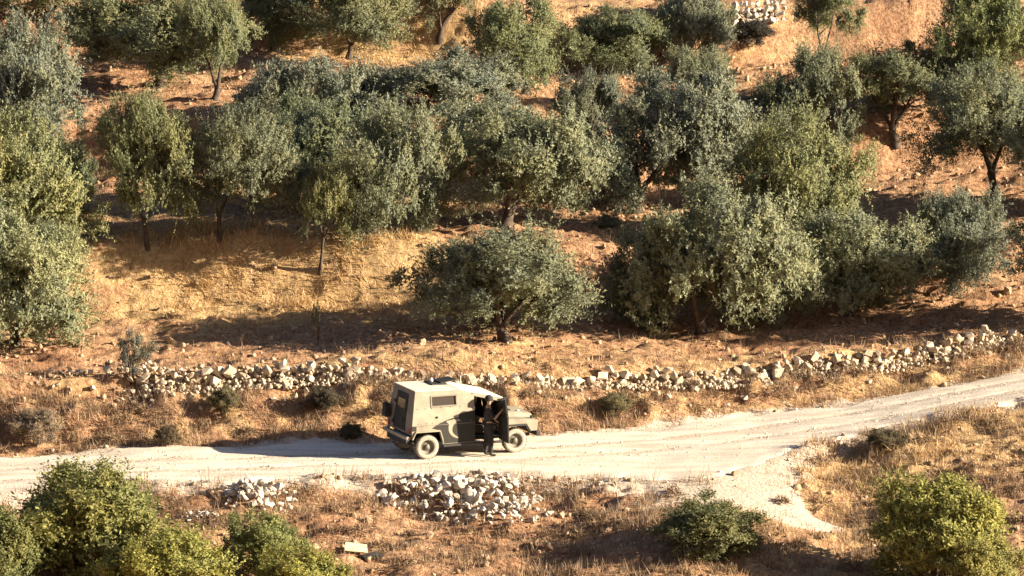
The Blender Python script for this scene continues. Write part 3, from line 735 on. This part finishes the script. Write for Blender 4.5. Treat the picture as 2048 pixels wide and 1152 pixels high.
def scatter(name, n, seed, mset, smin, smax, denf, label):
    X, Y, g = field(n, seed)
    k = g.random(len(X)) < denf(X, Y); X, Y = X[k], Y[k]
    Z = h_full(X, Y); Vs, Fs, o = [], [], 0
    src = [arrs(RK[mset][i]) for i in (1, 3, 5, 7)]
    for x, y, z in zip(X, Y, Z):
        v, f = src[g.integers(4)]
        s = smin + (smax - smin) * g.random() ** 2.5
        m = np.array(Euler((g.uniform(-.6, .6), g.uniform(-.6, .6), g.uniform(0, 6.28))).to_matrix())
        Vs.append((v * s * g.uniform(.7, 1.3, 3)) @ m.T + [x, y, z + s * .12]); Fs.append(f + o); o += len(v)
    tag(link(bpy.data.objects.new(name, np_mesh(name, np.concatenate(Vs), np.concatenate(Fs), M[mset]))), label, 'stones', None, 'stuff')
def d_field(x, y):
    s = y - yr(x)
    return np.where(s > wo(x), .25 + .5 * (straw(x, y) < .45), np.where(s > hw(x), .2, .7 + .3 * (x > -7))) * (.4 + .8 * (fbm(x * .5, y * .5, 33, 2) > -.05))
scatter('field_stones', 16000, 301, 'field_stone', .04, .26, d_field, 'small stones and clods strewn over the red soil')
def d_road(x, y):
    s = y - yr(x); e = np.abs(np.abs(s) - np.where(s > 0, hw(x), hn(x))); return np.where(e < .6, np.where(s > 0, .35, .9), 0)
scatter('road_edge_stones', 14000, 303, 'white_stone', .05, .2, d_road, 'small white stones along the road edges')
X = rng.uniform(-17, 17, 2600); Y = yr(X) + rng.uniform(-3.2, 2.4, 2600)
src_ = [arrs(RK['white_stone'][i]) for i in (1, 3, 5, 7)]; Vs, Fs, o_ = [], [], 0
for x, y, z in zip(X, Y, h_full(X, Y) + .025):
    v, f = src_[rng.integers(4)]; sz = .02 + .07 * rng.random() ** 3
    Vs.append(v * sz + [x, y, z]); Fs.append(f + o_); o_ += len(v)
tag(link(bpy.data.objects.new('road_gravel', np_mesh('road_gravel', np.concatenate(Vs), np.concatenate(Fs), M['white_stone']))), 'loose gravel on the pale road', 'gravel', None, 'stuff')
#VEHICLE
# ------------------------------------------------------------------ vehicle
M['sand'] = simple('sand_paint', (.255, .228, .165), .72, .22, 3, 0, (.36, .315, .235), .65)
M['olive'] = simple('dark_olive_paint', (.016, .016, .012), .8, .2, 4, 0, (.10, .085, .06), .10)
M['rear'] = simple('shaded_rear_paint', (.17, .15, .11), .75, .25, 3, 0, (.27, .235, .17), .5)  # olive-brown, with the shade of the rear face darkened into the colour
M['roof'] = simple('pale_roof_paint', (.66, .59, .45), .8, .12, 3, 0, (.74, .67, .53), .6)  # roof colour, much paler than the sides
M['black'] = simple('black_metal', (.022, .022, .021), .6, .2, 8)
M['inside'] = simple('cab_interior', (.03, .028, .025), .85, .2, 6)
M['tyre'] = simple('dusty_tyre', (.30, .27, .215), .9, .25, 9, 0, (.45, .40, .32), .6)
M['tread'] = simple('tyre_tread', (.055, .05, .045), .92, .3, 14, 0, (.22, .19, .15), .5)
M['rim'] = simple('steel_rim', (.10, .09, .07), .6, .25, 7, .2, (.3, .26, .2), .4)
M['red'] = simple('tail_light', (.35, .02, .015), .3, .1, 5)
M['lamp'] = simple('pale_lamp', (.72, .68, .6), .3, .05, 5)
m_, n_, l_, b_ = new_mat('dark_glass')
b_.inputs['Base Color'].default_value = (.05, .045, .04, 1); b_.inputs['Roughness'].default_value = .12; b_.inputs['Specular IOR Level'].default_value = .6
M['glass'] = m_
def bm_obj(name, bm, mat, parent, bev=0, smooth=False):
    me = bpy.data.meshes.new(name)
    bmesh.ops.recalc_face_normals(bm, faces=bm.faces)
    bm.to_mesh(me); bm.free(); me.materials.append(mat)
    if smooth:
        for p in me.polygons: p.use_smooth = True
    o = link(bpy.data.objects.new(name, me), parent)
    if bev:
        md = o.modifiers.new('bevel', 'BEVEL'); md.width = bev; md.segments = 2; md.limit_method = 'ANGLE'
    return o
def add_poly(bm, pts, off):
    a = [bm.verts.new(p) for p in pts]; b = [bm.verts.new(Vector(p) + Vector(off)) for p in pts]
    n = len(pts)
    bm.faces.new(a); bm.faces.new(b[::-1])
    for i in range(n): bm.faces.new((a[i], a[(i + 1) % n], b[(i + 1) % n], b[i]))
def plate(name, pts, off, mat, parent, bev=.006):
    bm = bmesh.new(); add_poly(bm, pts, off); return bm_obj(name, bm, mat, parent, bev)
def add_box(bm, x0, x1, y0, y1, z0, z1):
    add_poly(bm, [(x0, y0, z0), (x1, y0, z0), (x1, y1, z0), (x0, y1, z0)], (0, 0, z1 - z0))
def box(name, x0, x1, y0, y1, z0, z1, mat, parent, bev=.01):
    bm = bmesh.new(); add_box(bm, x0, x1, y0, y1, z0, z1); return bm_obj(name, bm, mat, parent, bev)
def lathe(prof, seg=28, axis='Y'):
    V, F = [], []
    for a in range(seg):
        t = 2 * math.pi * a / seg
        for r, h in prof: V.append((r * math.cos(t), h, r * math.sin(t)))
    n = len(prof)
    for a in range(seg):
        for i in range(n - 1):
            b = (a + 1) % seg
            F.append((a * n + i, a * n + i + 1, b * n + i + 1, b * n + i))
    bm = bmesh.new(); vs_ = [bm.verts.new(v) for v in V]
    for f in F: bm.faces.new([vs_[i] for i in f])
    return bm
def ys(z): return .92 if z < 1.0 else .92 - (z - 1.0) * .15
def side(pts, s, out=0.0): return [(l, s * (ys(z) + out), z) for l, z in pts]

HEAD = R(24)
rp = at(852, 919)     # ground under the near rear wheel
fp = at(1032, 907)
jx, jy = rp.x, rp.y
fwd = Vector((math.cos(HEAD), math.sin(HEAD), 0)); lft = Vector((-fwd.y, fwd.x, 0))
org = Vector((jx, jy, 0)) + lft * .80
def gz(l, y_):
    q = org + fwd * l + lft * y_
    return float(h_macro(q.x, q.y)) + .028
zs = [gz(0, -.75), gz(0, .75), gz(2.79, -.75), gz(2.79, .75)]
pit = math.atan2((zs[2] + zs[3] - zs[0] - zs[1]) / 2, 2.79); rol = math.atan2((zs[1] + zs[3] - zs[0] - zs[2]) / 2, 1.5)
jeep = empty('armoured_jeep', (org.x, org.y, (zs[0] + zs[1]) / 2))
jeep.rotation_euler = Euler((rol, -pit, HEAD), 'XYZ')
tag(jeep, 'dusty sand-coloured armoured jeep with dark patches and an open front door, on the road', 'jeep')
jeep['label'] = 'sand and dark olive armoured jeep with its front door open on the pale road'
T = .035
# side armour
arch_r = [(-.50, .60), (-.45, .60), (-.37, .80), (.36, .80), (.47, .42)]
for s in (-1, 1):
    end = 1.50 if s < 0 else 2.30
    plate('lower_side_panel', side(arch_r + [(end, .42), (end, 1.0), (-.50, 1.0)], s), (0, -s * T, 0), M['sand'], jeep)
    # upper panel split round the window opening so the glass sits in it
    e2 = 1.50
    top = [(-.35, 1.98), (e2, 1.94)]
    W0, W1, Z0, Z1 = .16, .92, 1.55, 1.81
    off = (0, -s * T, 0)
    def fr(z): return -.50 + (z - 1.0) / .98 * .15
    plate('upper_side_panel', side([(fr(1.003), 1.003), (e2, 1.003), (e2, Z0), (fr(Z0), Z0)], s), off, M['sand'], jeep)
    plate('upper_side_panel', side([(fr(Z0 + .002), Z0 + .002), (W0, Z0 + .002), (W0, Z1), (fr(Z1), Z1)], s), off, M['sand'], jeep, .002)
    plate('upper_side_panel', side([(W1, Z0 + .002), (e2, Z0 + .002), (e2, Z1), (W1, Z1)], s), off, M['sand'], jeep, .002)
    plate('upper_side_panel', side([(fr(Z1 + .002), Z1 + .002), (e2, Z1 + .002), (e2, 1.845), (1.02, 1.95), (-.35, 1.98)], s), off, M['sand'], jeep, .002)
    wn = plate('side_window', side([(W0 + .002, Z0 + .004), (W1 - .002, Z0 + .004), (W1 - .002, Z1 - .002), (W0 + .002, Z1 - .002)], s, -.022), (0, -s * .02, 0), M['glass'], jeep, 0)
    bm = bmesh.new()
    for a, b, c, d in ((W0 - .04, W1 + .04, Z0 - .04, Z0), (W0 - .04, W1 + .04, Z1, Z1 + .035), (W0 - .04, W0, Z0 + .001, Z1 - .001), (W1, W1 + .04, Z0 + .001, Z1 - .001)):
        add_poly(bm, side([(a, c), (b, c), (b, d), (a, d)], s, .016), (0, -s * .013, 0))
    bm_obj('window_frame', bm, M['olive'] if s > 0 else simple('window_frame_paint', (.20, .175, .13), .7), wn)
    # header over the front door, front pillar
    plate('door_header', side([(1.503, 1.755), (2.32, 1.55), (2.36, 1.63), (1.503, 1.845)], s), off, M['sand'], jeep)
    plate('front_pillar', side([(2.30, 1.003), (2.52, 1.003), (2.40, 1.64), (2.325, 1.54)], s), off, M['olive'], jeep)
    # front wing
    plate('front_wing', [(2.303, s * .92, .42), (2.36, s * .92, .42), (2.46, s * .92, .80), (3.10, s * .92, .80), (3.22, s * .92, .62), (3.48, s * .92, .62), (3.50, s * .92, .93), (2.95, s * .92, .985), (2.303, s * .92, 1.0)], (0, -s * T, 0), M['sand'], jeep)
    plate('wing_top', [(2.52, s * .918, 1.0), (2.95, s * .918, .985), (3.49, s * .918, .93), (3.49, s * .60, .95), (2.52, s * .60, 1.02)], (0, 0, -.03), M['sand'], jeep)
    bm = bmesh.new()      # arch flares
    pts = [(2.34, .44), (2.44, .80), (3.12, .80), (3.25, .60)]
    for (a, b), (c, d) in zip(pts[:-1], pts[1:]):
        add_poly(bm, [(a, s * .922, b), (c, s * .922, d), (c, s * .922, d + .05), (a, s * .922, b + .05)], (0, s * .06, 0))
    bm_obj('front_arch_flare', bm, M['black'], jeep)
    bm = bmesh.new(); pts = [(-.50, .60), (-.38, .81), (.37, .81), (.48, .44)]
    for (a, b), (c, d) in zip(pts[:-1], pts[1:]):
        add_poly(bm, [(a, s * .922, b), (c, s * .922, d), (c, s * .922, d + .045), (a, s * .922, b + .045)], (0, s * .05, 0))
    bm_obj('rear_arch_flare', bm, M['sand'], jeep)
    box('sill', .48, 2.33, s * .90 if s > 0 else -.97, .97 if s > 0 else -.90, .34, .41, M['black'], jeep)
# closed left door
plate('left_door', side([(1.503, 1.003), (2.297, 1.003), (2.30, 1.53), (1.503, 1.79)], 1), (0, -T, 0), M['sand'], jeep)
# floor, bulkheads, interior
box('floor_pan', -.46, 2.50, -.84, .84, .46, .52, M['inside'], jeep)
bm = bmesh.new(); add_box(bm, -.45, .50, -.55, .55, .53, 1.1); bm_obj('rear_bench_box', bm, M['inside'], jeep)
box('bulkhead', 1.42, 1.46, -.80, .80, .53, 1.85, M['inside'], jeep)
for s in (-1, 1):
    st_ = box('seat', 1.55, 1.98, s * .42 - .24, s * .42 + .24, .60, .85, M['inside'], jeep, .05)
    box('seat_back', 1.50, 1.62, s * .42 - .23, s * .42 + .23, .86, 1.42, M['inside'], st_, .04)
box('dashboard', 2.24, 2.48, -.83, .83, .85, 1.12, M['inside'], jeep, .03)
bm = lathe([(.19, -.012), (.205, 0), (.19, .012), (.175, 0), (.19, -.012)], 24)
o = bm_obj('steering_wheel', bm, M['black'], jeep, 0, True); o.location = (2.14, .42, 1.12); o.rotation_euler = (0, R(25), R(90))
# roof
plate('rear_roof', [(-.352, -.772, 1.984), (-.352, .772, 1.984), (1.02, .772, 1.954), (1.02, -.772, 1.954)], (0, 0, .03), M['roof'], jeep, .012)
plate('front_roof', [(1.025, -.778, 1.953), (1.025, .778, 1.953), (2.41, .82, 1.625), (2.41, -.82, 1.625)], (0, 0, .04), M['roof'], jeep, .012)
h_ = box('roof_hatch', .50, 1.0, -.02, .60, 1.978, 2.03, M['black'], jeep, .02)
plate('hatch_lid', [(.80, .0, 2.032), (.80, .56, 2.032), (1.28, .56, 2.09), (1.28, .0, 2.09)], (-.01, 0, .03), M['black'], h_)
bm = lathe([(0, 0), (.015, 0), (.012, .3), (.008, .34), (0, .34)], 8)
o = bm_obj('antenna', bm, M['lamp'], jeep, 0, True); o.location = (1.40, -.05, 1.88); o.rotation_euler = (R(90), 0, 0)
bm = lathe([(0, 0), (.055, 0), (.06, .05), (.04, .10), (0, .11)], 12)
o = bm_obj('roof_lamp', bm, M['lamp'], jeep, 0, True); o.location = (.66, .40, 2.03); o.rotation_euler = (R(90), 0, 0)
# windscreen
ws = plate('windscreen_frame', [(2.415, -.80, 1.62), (2.415, .80, 1.62), (2.56, .86, 1.06), (2.56, -.86, 1.06)], (-.035, 0, 0), M['olive'], jeep)
for s in (-1, 1):
    plate('windscreen_pane', [(2.445, s * .05, 1.58), (2.445, s * .74, 1.58), (2.533, s * .78, 1.23), (2.533, s * .05, 1.23)], (-.012, 0, 0), M['glass'], ws, 0)
# bonnet and front
bm = bmesh.new()
sec = [(2.56, .60, 1.02, 1.17), (2.9, .60, 1.0, 1.15), (3.40, .58, .955, 1.09), (3.47, .57, .95, 1.04)]
vv = [[bm.verts.new((l, y_, z)) for y_, z in ((-wd, z0), (-wd + .02, z1 - .03), (-wd + .1, z1), (0, z1 + .015), (wd - .1, z1), (wd - .02, z1 - .03), (wd, z0))] for l, wd, z0, z1 in sec]
for a, b in zip(vv[:-1], vv[1:]):
    for i in range(6): bm.faces.new((a[i], a[i + 1], b[i + 1], b[i]))
bm.faces.new(vv[0][::-1]); bm.faces.new(vv[-1])
bo = bm_obj('bonnet', bm, M['sand'], jeep, .008)
box('bonnet_vent', 2.70, 2.86, -.40, -.16, 1.168, 1.185, M['black'], bo, .004)
box('bonnet_clasp', 3.05, 3.13, -.44, -.36, 1.135, 1.165, M['lamp'], bo, .004)
box('nose_panel', 3.40, 3.48, -.57, .57, .62, .95, M['olive'], jeep)
gr = box('grille', 3.482, 3.50, -.38, .38, .66, .93, M['black'], jeep, .004)
for i in range(5): box('grille_slat', 3.502, 3.515, -.37, .37, .675 + i * .05, .70 + i * .05, M['sand'], gr, .003)
for s in (-1, 1):
    box('wing_front', 3.452, 3.496, min(s * .60, s * .883), max(s * .60, s * .883), .64, .925, M['sand'], jeep)
    bm = lathe([(0, .03), (.06, .028), (.09, .01), (.10, -.01), (0, -.012)], 18)
    o = bm_obj('headlight', bm, M['lamp'], jeep, 0, True); o.location = (3.51, s * .74, .80); o.rotation_euler = (0, 0, R(-90))
    o = box('marker_lamp', 3.34, 3.42, s * .72 - .04, s * .72 + .04, .958, 1.04, M['lamp'] if s > 0 else M['olive'], jeep, .02)
box('front_bumper', 3.46, 3.60, -.90, .90, .45, .60, M['black'], jeep, .02)
# rear
def rx_(z): return -.50 + max(0, (z - 1.0)) / .98 * .15
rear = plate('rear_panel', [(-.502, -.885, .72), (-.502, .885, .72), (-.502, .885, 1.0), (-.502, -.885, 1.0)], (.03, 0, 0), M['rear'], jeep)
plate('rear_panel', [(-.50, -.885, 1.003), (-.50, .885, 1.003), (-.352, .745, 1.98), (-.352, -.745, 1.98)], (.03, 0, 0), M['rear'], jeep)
rd = plate('rear_door', [(-.527, -.42, .80), (-.527, .42, .80), (-.525, .42, 1.0), (-.40, .38, 1.86), (-.40, -.38, 1.86), (-.525, -.42, 1.0)], (.02, 0, 0), M['olive'], jeep)
plate('rear_window', [(-.468, -.25, 1.42), (-.468, .25, 1.42), (-.428, .25, 1.68), (-.428, -.25, 1.68)], (.012, 0, 0), M['glass'], rd, 0)
box('door_handle', -.58, -.53, -.34, -.22, 1.08, 1.12, M['black'], rd, .006)
for z in (.9, 1.5):
    box('door_hinge', -.56 + (z > 1) * .08, -.50 + (z > 1) * .08, .40, .50, z, z + .08, M['black'], rd, .006)
box('rear_step', -.66, -.53, -.88, .88, .60, .70, simple('worn_step', (.30, .27, .2), .6), jeep, .015)
box('rear_valance', -.60, -.50, -.70, .70, .42, .60, M['black'], jeep)
for s in (-1, 1): box('tail_light', -.535, -.50, s * .76 - .05, s * .76 + .05, .78, .93, M['red'], jeep, .01)
jc = box('fuel_can', -.70, -.53, .60, .86, 1.02, 1.42, M['olive'], jeep, .03)
box('can_handle', -.64, -.60, .66, .80, 1.42, 1.46, M['black'], jc, .008)
box('rear_corner_patch', -.515, -.36, -.938, -.90, .86, 1.0, M['olive'], jeep, .01)
# chassis
bm = bmesh.new()
for s in (-1, 1): add_box(bm, -.5, 3.45, s * .40 - .05, s * .40 + .05, .38, .46)
bm_obj('chassis_rail', bm, M['black'], jeep)
for l in (0, 2.79): box('axle', l - .05, l + .05, -.70, .70, .30, .40, M['black'], jeep)
# wheels
WR = .365
tyre_p = [(.21, -.10), (.25, -.125), (.32, -.125), (WR - .012, -.10), (WR - .012, .10), (.32, .125), (.25, .125), (.21, .10)]
def wheel(l, s):
    wobj = empty('wheel'); wobj.parent = jeep; wobj.location = (l, s * .80, WR - .005)
    if s > 0: wobj.rotation_euler = (0, 0, math.pi)
    o = bm_obj('tyre', lathe(tyre_p, 32), M['tyre'], wobj, 0, True)
    bm = bmesh.new()
    for k in range(26):
        a = 2 * math.pi * k / 26
        for y0, y1, sh in ((-.115, -.005, 0), (.005, .115, .5)):
            t0 = a + sh * 2 * math.pi / 26; t1 = t0 + .14
            P = [((WR - .014) * math.cos(t), y_, (WR - .014) * math.sin(t)) for t, y_ in ((t0, y0), (t1, y0), (t1, y1), (t0, y1))]
            Q = [(p[0] * 1.04, p[1], p[2] * 1.04) for p in P]
            a_ = [bm.verts.new(p) for p in P]; b_2 = [bm.verts.new(p) for p in Q]
            bm.faces.new(b_2)
            for i in range(4): bm.faces.new((a_[i], a_[(i + 1) % 4], b_2[(i + 1) % 4], b_2[i]))
    bm_obj('tread', bm, M['tread'], o)
    bm_obj('rim', lathe([(.222, -.115), (.205, -.118), (.195, -.06), (.14, -.035), (.11, -.05), (.0, -.05)], 28), M['rim'], wobj, 0, True)
    bm_obj('hub_cap', lathe([(.075, -.05), (.07, -.10), (.045, -.12), (0, -.12)], 16), M['rim'], wobj, 0, True)
    bm = bmesh.new()
    for k in range(5):
        a = 2 * math.pi * k / 5; add_box(bm, .10 * math.cos(a) - .012, .10 * math.cos(a) + .012, -.062, -.045, .10 * math.sin(a) - .012, .10 * math.sin(a) + .012)
    bm_obj('wheel_nut', bm, M['black'], wobj)
for l in (0, 2.79):
    for s in (-1, 1): wheel(l, s)
# seams, hinges and bolts on the near side
bm = bmesh.new()
for l in (-.30, -.05, .15, .45, .75, 1.05, 1.35):
    for z in (1.06, 1.49): add_box(bm, l - .012, l + .012, -ys(z) - .012, -ys(z) + .01, z - .012, z + .012)
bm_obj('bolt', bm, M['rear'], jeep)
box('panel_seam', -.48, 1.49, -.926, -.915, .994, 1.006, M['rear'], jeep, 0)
box('door_lock', .27, .33, -ys(1.22) - .03, -ys(1.22), 1.19, 1.25, M['black'], jeep, .008)
# dark patch and sand crescent on the near side (thin sheets following the armour)
def spline(pts, n=8):
    out = []; k = len(pts)
    for i in range(k):
        p0, p1, p2, p3 = (np.array(pts[(i + j) % k]) for j in (-1, 0, 1, 2))
        for t in np.linspace(0, 1, n, endpoint=False):
            out.append(tuple(.5 * ((2 * p1) + (-p0 + p2) * t + (2 * p0 - 5 * p1 + 4 * p2 - p3) * t * t + (-p0 + 3 * p1 - 3 * p2 + p3) * t ** 3)))
    return out
def clip_z(pts, zc, above):
    out = []; n = len(pts)
    for i in range(n):
        a, b = pts[i], pts[(i + 1) % n]; ia = (a[1] > zc) == above; ib = (b[1] > zc) == above
        if ia: out.append(a)
        if ia != ib:
            t = (zc - a[1]) / (b[1] - a[1]); out.append((a[0] + (b[0] - a[0]) * t, zc))
    return out
def patch(pts, mat, out, s=-1):
    for above in (True, False):
        q = clip_z(pts, 1.0015, above)
        if len(q) < 3: continue
        q = [(l, 1.0035 if above and z < 1.0035 else (.9985 if (not above and z > .9985) else z)) for l, z in q]
        plate('side_patch', [(l, s * (ys(z) + out), z) for l, z in q], (0, s * .002, 0), mat, jeep, 0)
def poly(pts): return pts
dark = spline([(.17, .90), (.35, 1.03), (.60, 1.12), (.80, 1.17), (.97, 1.17), (1.00, 1.26), (1.12, 1.34), (1.28, 1.32), (1.40, 1.28)], 5)
dark = [p for p in dark if p[1] > .86][:41] + [(1.495, 1.34), (1.495, .44), (.53, .44), (.50, .60), (.42, .83), (.30, .86)]
patch(dark, M['olive'], .003)
cres = [(.62, 1.10), (.95, 1.135), (1.02, 1.08), (.88, 1.03), (.79, .93), (.77, .80), (.82, .70), (.93, .62), (.96, .57), (.88, .58), (.75, .66), (.67, .77), (.65, .90), (.66, 1.0), (.60, 1.06)]
patch(spline(cres, 4), M['sand'], .007)
# open front door, swung out on the front pillar
dr = empty('front_door'); dr.parent = jeep; dr.location = (2.295, -.925, 0); dr.rotation_euler = (0, 0, R(86))
sh = [(0, .46), (-.80, .46), (-.80, 1.74), (-.52, 1.72), (0, 1.52)]
def dpt(a, z, y=0): return (a, y + (.15 * max(0, z - 1.0)), z)
plate('door_skin', [dpt(a, z) for a, z in [(0, .46), (-.80, .46), (-.80, 1.20), (0, 1.20)]], (0, .045, 0), M['olive'], dr)
bm = bmesh.new()
for q in ([(0, 1.203), (-.10, 1.203), (-.10, 1.56), (0, 1.53)], [(-.70, 1.203), (-.80, 1.203), (-.80, 1.76), (-.70, 1.74)], [(-.10, 1.49), (-.698, 1.66), (-.698, 1.74), (-.10, 1.56)]):
    add_poly(bm, [dpt(a, z) for a, z in q], (0, .045, 0))
bm_obj('door_window_frame', bm, M['olive'], dr)
plate('door_window', [dpt(a, z, .015) for a, z in [(-.10, 1.205), (-.70, 1.205), (-.70, 1.655), (-.10, 1.485)]], (0, .02, 0), M['glass'], dr, 0)
box('inner_handle', -.62, -.50, .05, .08, 1.02, 1.06, M['black'], dr, .005)
bm = bmesh.new(); add_box(bm, -.03, .06, -.10, .0, 1.50, 1.53); add_box(bm, .0, .03, -.18, -.08, 1.46, 1.68)
bm_obj('wing_mirror', bm, M['black'], dr, .008)

# ------------------------------------------------------------------ person at the open door
M['cloth'] = simple('dark_clothing', (.020, .020, .020), .9, .3, 12)
M['vest'] = simple('dark_vest', (.030, .031, .027), .9, .3, 14)
M['skin'] = simple('skin', (.48, .30, .20), .6, .08, 10)
M['boot'] = simple('boots', (.025, .02, .016), .8, .2, 10)
def skinned(name, verts, edges, mat, parent, root=0, sub=2):
    me = bpy.data.meshes.new(name)
    me.from_pydata([v[:3] for v in verts], edges, []); me.update()
    o = link(bpy.data.objects.new(name, me), None)
    bpy.context.view_layer.objects.active = o
    md = o.modifiers.new('skin', 'SKIN')
    if not me.skin_vertices: bpy.ops.mesh.customdata_skin_add()
    for i, v in enumerate(verts):
        r_ = v[3]; me.skin_vertices[0].data[i].radius = r_ if isinstance(r_, tuple) else (r_, r_)
        me.skin_vertices[0].data[i].use_root = (i == root)
    o.modifiers.new('sub', 'SUBSURF').levels = sub
    dg = bpy.context.evaluated_depsgraph_get()
    m2 = bpy.data.meshes.new_from_object(o.evaluated_get(dg))
    bpy.data.objects.remove(o)
    m2.materials.clear(); m2.materials.append(mat)
    for p in m2.polygons: p.use_smooth = True; p.material_index = 0
    m2.name = name
    return link(bpy.data.objects.new(name, m2), parent)
pp = org + fwd * 1.86 + lft * -1.08
pz = float(h_macro(pp.x, pp.y)) + .03
per = empty('person', (pp.x, pp.y, pz), (0, 0, R(8)))      # faces +X of the empty: towards the open door
tag(per, 'person in dark clothing standing in the open door of the jeep, forearm raised', 'person')
# the body: pelvis root, torso, neck, head, two arms with hands, two legs
Vb = [(0, 0, .93, (.13, .155)), (0, 0, 1.10, (.115, .145)), (0, 0, 1.30, (.125, .17)), (-.01, 0, 1.43, (.09, .14)), (0, 0, 1.50, .055), (.015, 0, 1.56, .058), (.025, 0, 1.64, (.092, .078)), (.02, 0, 1.72, (.075, .066))]
Eb = [(0, 1), (1, 2), (2, 3), (3, 4), (4, 5), (5, 6), (6, 7)]
def chain(start, pts):
    k = start
    for p in pts: Vb.append(p); Eb.append((k, len(Vb) - 1)); k = len(Vb) - 1
    return k
def fingers(wrist, d, up, sidev):
    d, up, sidev = Vector(d).normalized(), Vector(up).normalized(), Vector(sidev).normalized()
    wv = Vector(Vb[wrist][:3]); pm = wv + d * .07
    k = chain(wrist, [(*pm, (.038, .018))])
    for i, (o_, ln) in enumerate(((-.030, .066), (-.010, .078), (.011, .074), (.030, .058))):
        a = pm + d * .03 + sidev * o_; b = a + d * ln * .55 + up * -.008; c = a + d * ln * .9 + up * -.03
        chain(k, [(*a, .0095), (*b, .009), (*c, .0075)])
    a = wv + d * .03 - sidev * .035; b = a + d * .035 - sidev * .02 - up * .015
    chain(k, [(*a, .011), (*b, .0085)])
# right arm (towards the camera), forearm raised to the door frame
k = chain(3, [(0, -.19, 1.42, .062), (.10, -.25, 1.18, .048), (.15, -.24, 1.15, .044), (.33, -.18, 1.33, .032), (.36, -.17, 1.36, .028)])
fingers(k, (.6, .2, .75), (-.7, 0, .5), (0, 1, 0))
k = chain(3, [(0, .19, 1.42, .062), (.05, .26, 1.16, .048), (.10, .27, 1.13, .044), (.27, .24, .98, .032), (.30, .24, .96, .028)])
fingers(k, (.8, 0, -.5), (.5, 0, .8), (0, 1, 0))
for s, dx in ((-1, .06), (1, -.07)):
    k = chain(0, [(.0 + dx * .2, s * .095, .84, .095), (dx * .7 + .02, s * .11, .50, .062), (dx * .8 + .0, s * .115, .36, .06), (dx, s * .12, .10, .042)])
    chain(k, [(dx - .015, s * .12, .045, .04), (dx + .13, s * .135, .035, (.04, .03))])
body = skinned('body', Vb, Eb, M['skin'], per, 0, 2)
# clothing: copies of the limb chains, a little fuller, ending at neckline, cuffs and hems
Vb = [(0, 0, .84, (.155, .175)), (0, 0, 1.10, (.135, .165)), (0, 0, 1.30, (.145, .19)), (-.01, 0, 1.43, (.10, .155)), (-.002, 0, 1.475, .068)]
Eb = [(0, 1), (1, 2), (2, 3), (3, 4)]
chain(3, [(0, -.19, 1.42, .078), (.10, -.25, 1.18, .062), (.135, -.245, 1.155, .056)])
chain(3, [(0, .19, 1.42, .078), (.05, .26, 1.16, .062), (.10, .27, 1.13, .056), (.22, .25, 1.02, .046)])
skinned('jacket', Vb, Eb, M['cloth'], per, 0, 2)
Vb = [(0, 0, 1.08, (.138, .16)), (0, 0, .93, (.148, .172))]; Eb = [(0, 1)]
for s, dx in ((-1, .06), (1, -.07)):
    chain(1, [(dx * .2, s * .10, .82, .115), (dx * .7 + .02, s * .115, .50, .088), (dx * .8, s * .118, .36, .082), (dx, s * .12, .13, .07)])
skinned('trousers', Vb, Eb, M['cloth'], per, 0, 2)
for s, dx in ((-1, .06), (1, -.07)):
    Vb = [(dx, s * .12, .17, .056), (dx - .012, s * .12, .055, (.052, .055)), (dx + .07, s * .128, .045, (.048, .045)), (dx + .15, s * .137, .04, (.042, .036))]; Eb = [(0, 1), (1, 2), (2, 3)]
    skinned('boot', Vb, Eb, M['boot'], per, 0, 2)
Vb = [(0, 0, 1.02, (.165, .18)), (0, 0, 1.22, (.170, .195)), (-.005, 0, 1.40, (.125, .15))]; Eb = [(0, 1), (1, 2)]
skinned('vest', Vb, Eb, M['vest'], per, 0, 2)
bm = lathe([(.128, -.03), (.125, .03), (.10, .09), (.05, .125), (0, .132)], 20)
o = bm_obj('helmet', bm, M['vest'], per, 0, True); o.location = (.015, 0, 1.68); o.rotation_euler = (R(90), 0, 0)
for s in (-1, 1):
    bm = bmesh.new(); bmesh.ops.create_uvsphere(bm, u_segments=8, v_segments=6, radius=.02)
    o = bm_obj('ear', bm, M['skin'], body, 0, True); o.location = (.02, s * .083, 1.635); o.scale = (.8, .5, 1.4)
    bm = bmesh.new(); bmesh.ops.create_uvsphere(bm, u_segments=8, v_segments=6, radius=.011)
    o = bm_obj('eye', bm, M['black'], body, 0, True); o.location = (.112, s * .032, 1.65)
bm = bmesh.new(); bmesh.ops.create_cone(bm, segments=8, radius1=.018, radius2=.007, depth=.04, cap_ends=True)
o = bm_obj('nose', bm, M['skin'], body, 0, True); o.location = (.122, 0, 1.625); o.rotation_euler = (0, R(20), 0)
box('mouth', .10, .113, -.022, .022, 1.583, 1.59, M['red'], body, .002)

# ------------------------------------------------------------------ small things below the road
p = at(712, 1108)
o = plate('stone_slab', [(-.32, -.10, .02), (.32, -.10, -.05), (.30, .20, .12), (-.30, .20, .20)], (0, .02, -.035), simple('pale_slab', (.72, .64, .36), .85, .25, 9), None, .01)
o.location = p + Vector((0, 0, .08)); tag(o, 'flat pale yellow slab lying on the ground at the bottom, between bush and rubble', 'slab')
p = at(742, 1118)
o = link(bpy.data.objects.new('dark_lump', rock_mesh(777, M['black'], 2)), None); o.location = p + Vector((0, 0, .06)); o.scale = (1.05, .5, .48)
tag(o, 'dark lump on the ground right of the flat pale yellow slab', 'lump')
